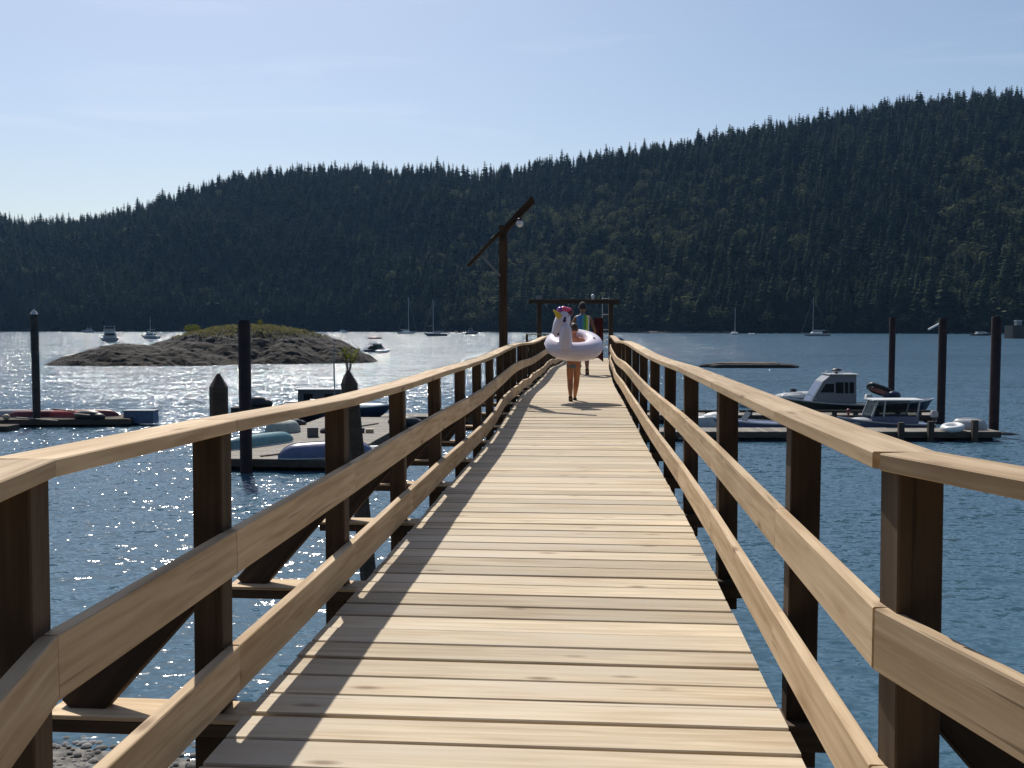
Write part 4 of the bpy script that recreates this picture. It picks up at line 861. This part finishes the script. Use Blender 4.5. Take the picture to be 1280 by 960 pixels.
sail_boat('white sailing yacht with a tall mast and a long boom, broadside right of the pier', 1019, 600, 36, 371, R(180), hm='lgrey')
motor_yacht('low dark launch with a white top near the right shore', 1228, 417, 630, 28, R(0), hm='black', fly=False, hscale=.6)
motor_yacht('dark launch moored beyond the end of the right railing', 774, 423, 395, 13, R(170), hm='navy', cm='navy', fly=False)
def barge():
    p = at_y(1272, 420, 480); T = thing('moored_barge', 'dark high sided barge with upright ribs at the right edge of the water', 'barge', (p.x + 1.5, 480, 0))
    m = MB(); m.box((0, 0, 2.6), (12, 8, 7.4), ch=.3); m.build('hull', M['black'], T)
    for k in range(11): m = MB(); m.box((-5.6 + 1.12 * k, -4.12, 2.7), (.3, .24, 7.2)); m.build('rib', M['old'], T)
    m = MB(); m.box((-2.5, -2, 7.4), (2.4, 2.4, 2.0)); wh = m.build('wheelhouse', M['grey'], T); m = MB(); m.box((-2.5, -2, 8.5), (2.8, 2.8, .25)); m.build('roof', M['white'], wh)
barge()
def ramp():
    D = float(shoreD(1168)) - 12; a = at_y(1160.5, 412, D); c = at_y(1177, 403, D); T = thing('shore_ramp', 'pale ramp slanting up the far right shore', 'ramp', tuple(a)); m = MB(); m.beam(Vector((0, 0, 0)), c - a, 1.8, 1.2); m.build('walkway', M['white'], T)
    m = MB(); m.beam(c - a + Vector((0, .5, -.8)), Vector((c.x - a.x, .5, -a.z - 1)), .6, .6, up=(0, 1, 0)); m.build('support', M['old'], T)
ramp()

# ------------------------------------------------------------------ people
def skin(name, pts, edges, mat, parent, root=0, sub=2, smooth=True):
    me = bpy.data.meshes.new(name); me.from_pydata([p[0] for p in pts], edges, []); ob = bpy.data.objects.new(name, me); C.objects.link(ob)
    md = ob.modifiers.new('s', 'SKIN'); md.use_smooth_shade = True
    for i, p in enumerate(pts):
        sv = me.skin_vertices[0].data[i]; r = p[1] if hasattr(p[1], '__len__') else (p[1], p[1]); sv.radius = r; sv.use_root = (i == root)
    sb = ob.modifiers.new('u', 'SUBSURF'); sb.levels = sub; sb.render_levels = sub
    dg = bpy.context.evaluated_depsgraph_get(); dg.update(); ev = bpy.data.meshes.new_from_object(ob.evaluated_get(dg)); ob.modifiers.clear(); ob.data = ev; ev.name = name
    ev.materials.clear(); ev.materials.append(mat)
    for q in ev.polygons: q.use_smooth = True
    ob.parent = parent; return ob
def join_mesh(ob, mb):
    """merge extra shapes (head, ears, fingers) into one continuous figure mesh"""
    bm = bmesh.new(); bm.from_mesh(ob.data); off = len(bm.verts); vs = [bm.verts.new(v) for v in mb.v]
    for f in mb.f:
        try: bm.faces.new([vs[i] for i in f])
        except ValueError: pass
    bmesh.ops.recalc_face_normals(bm, faces=bm.faces); bm.to_mesh(ob.data); bm.free()
    for q in ob.data.polygons: q.use_smooth = True
def person(label, pos, H, yaw, pose, skinm, hairm, cat='person', slim=1.0):
    """H height in metres; local frame faces +Y; pose gives joints as fractions of H"""
    T = thing('person', label, cat, pos, yaw); q = lambda x, y, z: (x * H, y * H, z * H)
    hip = pose.get('hip', (0, 0, .51)); tilt = pose.get('tilt', .02)
    J = []; E_ = []
    def add(p, r, par=None):
        J.append((q(*p), (r[0] * H, r[1] * H) if hasattr(r, '__len__') else r * H)); i = len(J) - 1
        if par is not None: E_.append((par, i))
        return i
    hx, hy, hz = hip
    pel = add((hx, hy, hz), (.082 * slim, .062 * slim)); wst = add((hx, hy + tilt * .4, hz + .09), (.072 * slim, .052 * slim), pel); ch = add((hx, hy + tilt * .8, hz + .20), (.090 * slim, .058 * slim), wst); up = add((hx, hy + tilt, hz + .285), (.062 * slim, .045), ch); nk = add((hx, hy + tilt * 1.2, hz + .345), .030, up); add((hx, hy + tilt * 1.5, hz + .385), .032, nk)
    hd = (hx, hy + tilt * 1.6 + .008, hz + .43); ends = []
    for sg, nm in ((-1, 'l'), (1, 'r')):
        k, an, toe = pose['leg_' + nm]
        th = add((hx + sg * .045, hy, hz - .05), .056 * slim, pel); kn = add(k, .038 * slim, th); cf = add(tuple(k[i] * .6 + an[i] * .4 + (-.012 if i == 1 else 0) for i in range(3)), .037 * slim, kn); a_ = add(an, .022, cf); bl = add(tuple(an[i] * .45 + toe[i] * .55 for i in range(3)), (.024, .017), a_); add(toe, (.020, .010), bl)
        el, wr = pose['arm_' + nm]; s_ = add((hx + sg * .098 * slim, hy + tilt, hz + .285), .034 * slim, up); e_ = add(el, .024 * slim, s_); w_ = add(wr, .017, e_); d = Vector(wr) - Vector(el); d.normalize(); pm = Vector(wr) + d * .035; add(tuple(pm), (.022, .014), w_); ends.append((pm, d, sg))
    b = skin('body', J, E_, skinm, T)
    m = MB(); h = .066 * H
    m.ball(q(*hd), (.052 * H, .064 * H, .072 * H), nu=16, nv=12); m.ball(q(hd[0], hd[1] + .068, hd[2] - .008), (.010 * H, .014 * H, .016 * H), nu=8, nv=6)
    for sg in (-1, 1): m.ball(q(hd[0] + sg * .054, hd[1] - .002, hd[2] - .005), (.008 * H, .014 * H, .020 * H), nu=8, nv=6)
    m.ball(q(hd[0], hd[1] + .060, hd[2] - .034), (.020 * H, .008 * H, .007 * H), nu=8, nv=6)
    for pm, d, sg in ends:
        side = d.cross(Vector((0, 1, 0))); side = side.normalized() if side.length > .05 else Vector((1, 0, 0)); crl = d.cross(side)
        for i in range(4):
            o_ = side * (-.016 + .0105 * i); ln = (.040, .046, .043, .034)[i]; p0 = pm + o_ + d * .012; p1 = p0 + d * ln * .55; p2 = p1 + d * ln * .4 - crl * ln * .35
            m.tube([Vector(q(*p)) for p in (p0, p1, p2)], [.0058 * H, .0052 * H, .0042 * H], 6)
        p0 = pm + side * -.018 * sg - d * .012; p1 = p0 - side * .018 * sg + d * .018; p2 = p1 + d * .02; m.tube([Vector(q(*p)) for p in (p0, p1, p2)], [.0066 * H, .006 * H, .0045 * H], 6)
    join_mesh(b, m)
    for sg in (-1, 1): e = MB(); e.ball(q(hd[0] + sg * .020, hd[1] + .060, hd[2] + .008), .0075 * H, nu=8, nv=6); e.build('eye', M['ink'], T, smooth=True)
    hm_ = MB(); rs = []
    for i in range(9):
        t = math.pi * .62 * i / 8; row = []
        for j in range(18):
            a = 2 * math.pi * j / 18; fr = max(0, math.sin(a)); lim = t * (1 - .38 * fr); row.append(Vector(q(hd[0], hd[1] - .004, hd[2] + .004)) + Vector((.057 * H * math.sin(lim) * math.cos(a), .070 * H * math.sin(lim) * math.sin(a), .078 * H * math.cos(lim))))
        rs.append(row)
    hm_.rings(rs[::-1], False, True); hm_.build('hair', hairm, T, smooth=True)
    return T, q, hd
def limb_cloth(name, chains, mat, T, H):
    J = []; E_ = []
    for ch in chains:
        prev = None
        for (p, r) in ch:
            if isinstance(p, int): prev = p; continue
            J.append((tuple(c * H for c in p), (r[0] * H, r[1] * H) if hasattr(r, '__len__') else r * H)); i = len(J) - 1
            if prev is not None: E_.append((prev, i))
            prev = i
    return skin(name, J, E_, mat, T)
def sandal(T, H, an, toe, heel_up=False):
    a, t = Vector(an) * H, Vector(toe) * H; d = (t - a); d.z = d.z if heel_up else 0; d.normalize(); m = MB(); c0 = a - d * .03 * H - Vector((0, 0, .026 * H)); c1 = t + d * .018 * H - Vector((0, 0, .012 * H)); m.beam(c0, c1, .052 * H, .012 * H, up=Vector((0, 0, 1)) if not heel_up else d.cross(Vector((1, 0, 0))), ch=.004); m.build('sandal', M['rubber'], T)
# child carrying the ring, walking away
HC = 1.21; yc = 15.6; pc = Vector((X(717, yc, 500), yc, sag(yc)))
poseC = {'hip': (0, 0, .505), 'tilt': .015,
         'leg_l': ((-.046, .015, .27), (-.040, -.075, .066), (-.038, -.035, .016)), 'leg_r': ((.040, .085, .285), (.018, .14, .052), (.018, .215, .014)),
         'arm_l': ((-.20, .02, .70), (-.235, .12, .66)), 'arm_r': ((.20, .0, .70), (.235, .10, .64))}
T, q, hd = person('child walking away inside the white unicorn ring, blue shorts and bare legs', tuple(pc), HC, R(-3), poseC, M['skin'], M['hair'], slim=1.08)
limb_cloth('shorts', [[((0, 0, .53), (.095, .075)), ((0, 0, .49), (.10, .08)), ((-.048, .005, .45), .066), ((-.049, .01, .425), (.064, .064))], [(1, 0), ((.048, .02, .45), .066), ((.048, .03, .425), (.064, .064))]], M['cloth_blue'], T, HC)
sandal(T, HC, poseC['leg_l'][1], poseC['leg_l'][2], True); sandal(T, HC, poseC['leg_r'][1], poseC['leg_r'][2])
# unicorn swim ring around the child
def unicorn():
    c = at_y(717.5, 431, yc); T = thing('unicorn_swim_ring', 'pearly white inflatable unicorn swim ring with a rainbow mane held around the child', 'swim ring', tuple(c))
    rm = Matrix.Rotation(R(20), 3, 'X') @ Matrix.Rotation(R(2), 3, 'Y')
    m = MB(); m.torus((0, 0, 0), .305, .155, rm, nu=40, nv=18, sz=.95); rg = m.build('ring', M['pearl'], T, smooth=True); m = MB(); m.torus((0, 0, 0), .459, .006, rm, nu=40, nv=6); m.torus((0, 0, 0), .151, .006, rm, nu=30, nv=6); m.build('seam', M['pearl'], rg, smooth=True); m = MB(); m.tube([rm @ Vector((.30, -.06, .142)), rm @ Vector((.30, -.06, .168))], .018, 8); m.build('valve', M['white'], rg, smooth=True)
    P = lambda u, v, dy: at_y(u, v, yc + dy) - c
    m = MB(); m.tube([P(707, 436, -.36), P(707, 428, -.37), P(707, 418, -.38), P(707.5, 410, -.37), P(708, 406, -.34)], [.105, .102, .098, .084, .035], 18); nk = m.build('neck', M['pearl'], T, smooth=True)
    m = MB(); m.tube([P(708, 389, -.24), P(706.5, 392, -.25), P(704, 399, -.26), P(700.5, 407, -.27), P(697, 414, -.28), P(695, 419, -.28), P(694.5, 421, -.28)], [.04, .09, .122, .118, .090, .075, .03], 18); hd_ = m.build('head', M['pearl'], T, smooth=True)
    m = MB(); m.tube([P(699.5, 396, -.33), P(692, 387.5, -.36)], [.055, .010], 12); m.build('horn', M['yellow'], hd_, smooth=True)
    for (u, v, mt) in ((700.5, 387.5, 'purple'), (704.5, 386.8, 'pink'), (709, 388, 'pink'), (711.5, 391.5, 'maroon')):
        m = MB(); m.ball(P(u, v, -.27), (.058, .05, .050)); m.ball(P(u + 2.2, v - 1.2, -.27), (.045, .04, .026)); m.build('mane_curl', M[mt], hd_, smooth=True)
    # printed eye and nostril sit on the side turned to the camera
    m = MB(); m.ball(P(704.5, 401, -.355), (.046, .03, .072), Matrix.Rotation(R(22), 3, 'Y')); m.ball(P(708.3, 396, -.325), (.045, .02, .016), Matrix.Rotation(R(-30), 3, 'Y')); m.build('eye', M['ink'], hd_, smooth=True)
    m = MB(); m.ball(P(697.5, 417, -.345), (.022, .018, .036), Matrix.Rotation(R(30), 3, 'Y')); m.build('nostril', M['ink'], hd_, smooth=True)
    m = MB(); m.ball(P(712, 391, -.2), (.03, .02, .05)); m.build('ear', M['pearl'], hd_, smooth=True)
unicorn()
# adult ahead
HA = 1.78; ya = 25.0; pa = Vector((X(728, ya, 465), ya, sag(ya)))
poseA = {'hip': (0, 0, .515), 'tilt': .02, 'leg_l': ((-.05, .07, .285), (-.05, .10, .05), (-.05, .18, .012)), 'leg_r': ((.058, .0, .275), (.068, -.12, .082), (.07, -.085, .016)),
         'arm_l': ((-.165, -.01, .645), (-.185, .05, .505)), 'arm_r': ((.165, .0, .645), (.19, .06, .52))}
T, q, hd = person('adult walking ahead with a striped towel over the back, dark shorts', tuple(pa), HA, R(-5), poseA, M['skin2'], M['cloth_dark'])
limb_cloth('shorts', [[((0, 0, .56), (.09, .07)), ((0, 0, .50), (.098, .078)), ((-.052, .02, .42), .066), ((-.055, .05, .33), (.062, .062))], [(1, 0), ((.052, .0, .42), .066), ((.058, .0, .33), (.062, .062))]], M['cloth_dark'], T, HA)
sandal(T, HA, poseA['leg_l'][1], poseA['leg_l'][2]); sandal(T, HA, poseA['leg_r'][1], poseA['leg_r'][2], True)
def stripes():
    m, n, b = new_mat('striped_towel'); N = n.nodes.new; K = n.links.new; b.inputs['Roughness'].default_value = .9
    a = N('ShaderNodeTexCoord'); s = N('ShaderNodeSeparateXYZ'); K(a.outputs['Object'], s.inputs[0]); mr = N('ShaderNodeMapRange'); mr.inputs[1].default_value = -.17; mr.inputs[2].default_value = .17; K(s.outputs['X'], mr.inputs[0])
    r = N('ShaderNodeValToRGB'); r.color_ramp.interpolation = 'CONSTANT'; e = r.color_ramp.elements; e[0].position = 0; e[0].color = (.10, .25, .5, 1); e[1].position = .20; e[1].color = (.06, .17, .42, 1)
    for p_, c_ in ((.42, (.10, .35, .42, 1)), (.55, (.10, .36, .12, 1)), (.74, (.62, .62, .08, 1)), (.86, (.72, .74, .70, 1))): x = e.new(p_); x.color = c_
    K(mr.outputs[0], r.inputs[0]); K(r.outputs[0], b.inputs['Base Color']); return m
def drape(name, label, rows, th, mat, origin, cat='towel'):
    """cloth given as rows of points; gets real thickness"""
    n = len(rows[0]); m = MB(); vs = [Vector(p) for r_ in rows for p in r_]; k = len(vs)
    nv = []
    for i in range(len(rows)):
        for j in range(n):
            du = Vector(rows[i][min(j + 1, n - 1)]) - Vector(rows[i][max(j - 1, 0)]); dv = Vector(rows[min(i + 1, len(rows) - 1)][j]) - Vector(rows[max(i - 1, 0)][j]); nv.append(du.cross(dv).normalized() * th)
    fs = []
    for i in range(len(rows) - 1):
        for j in range(n - 1): a = i * n + j; fs += [(a, a + 1, a + n + 1, a + n), (k + a, k + a + n, k + a + n + 1, k + a + 1)]
    bd = [(j, j + 1) for j in range(n - 1)] + [(i * n + n - 1, (i + 1) * n + n - 1) for i in range(len(rows) - 1)] + [((len(rows) - 1) * n + j + 1, (len(rows) - 1) * n + j) for j in range(n - 1)] + [((i + 1) * n, i * n) for i in range(len(rows) - 1)]
    fs += [(b_, a_, k + a_, k + b_) for a_, b_ in bd]
    m.add(vs + [vs[i] + nv[i] for i in range(k)], fs); o = m.build(name, mat, smooth=True); o.location = origin; return tag(o, label, cat)
rows = []
for i in range(9):
    s = i / 8; z = 1.50 - .66 * max(0, s - .12) / .88; rows.append([((-.165 + .33 * j / 8) * (1 - .12 * s), -.16 - .02 * math.cos(j * 1.9 + i * .3) - .03 * (1 - ((j - 4) / 4) ** 2) + (.14 if i == 0 else .05 if i == 1 else 0), z - .05 * ((j - 4) / 4) ** 2 * (1 if i < 3 else 0)) for j in range(9)])
drape('striped_towel', 'blue, green and yellow striped towel hung over the back of the adult', rows, .015, stripes(), tuple(pa))
rows = []
for i in range(10):
    s = i / 9; w = .10 + .05 * s; rows.append([(.40 + (-w + 2 * w * j / 6) - .02 * s, .02 + .03 * math.sin(j * 1.7 + 3 * s), 1.42 - 1.0 * s - (.10 * abs(j - 3) / 3 * (1 if j > 3 else .5) if i == 9 else 0)) for j in range(7)])
drape('dark_red_towel', 'dark red towel hanging long at the right side of the adult', rows, .02, M['cloth_red'], tuple(pa))

# ------------------------------------------------------------------ haze
hz = MB(); hz.box((200, 900, 245), (4200, 2700, 496), ch=0); HZ = bpy.data.materials.new('air'); HZ.use_nodes = True; HZ.node_tree.nodes.clear()
pv = HZ.node_tree.nodes.new('ShaderNodeVolumePrincipled'); pv.inputs['Color'].default_value = (.30, .58, 1, 1); pv.inputs['Density'].default_value = HAZE; pv.inputs['Anisotropy'].default_value = .3
om = HZ.node_tree.nodes.new('ShaderNodeOutputMaterial'); HZ.node_tree.links.new(pv.outputs[0], om.inputs['Volume'])
tag(hz.build('haze', HZ), kind='stuff')
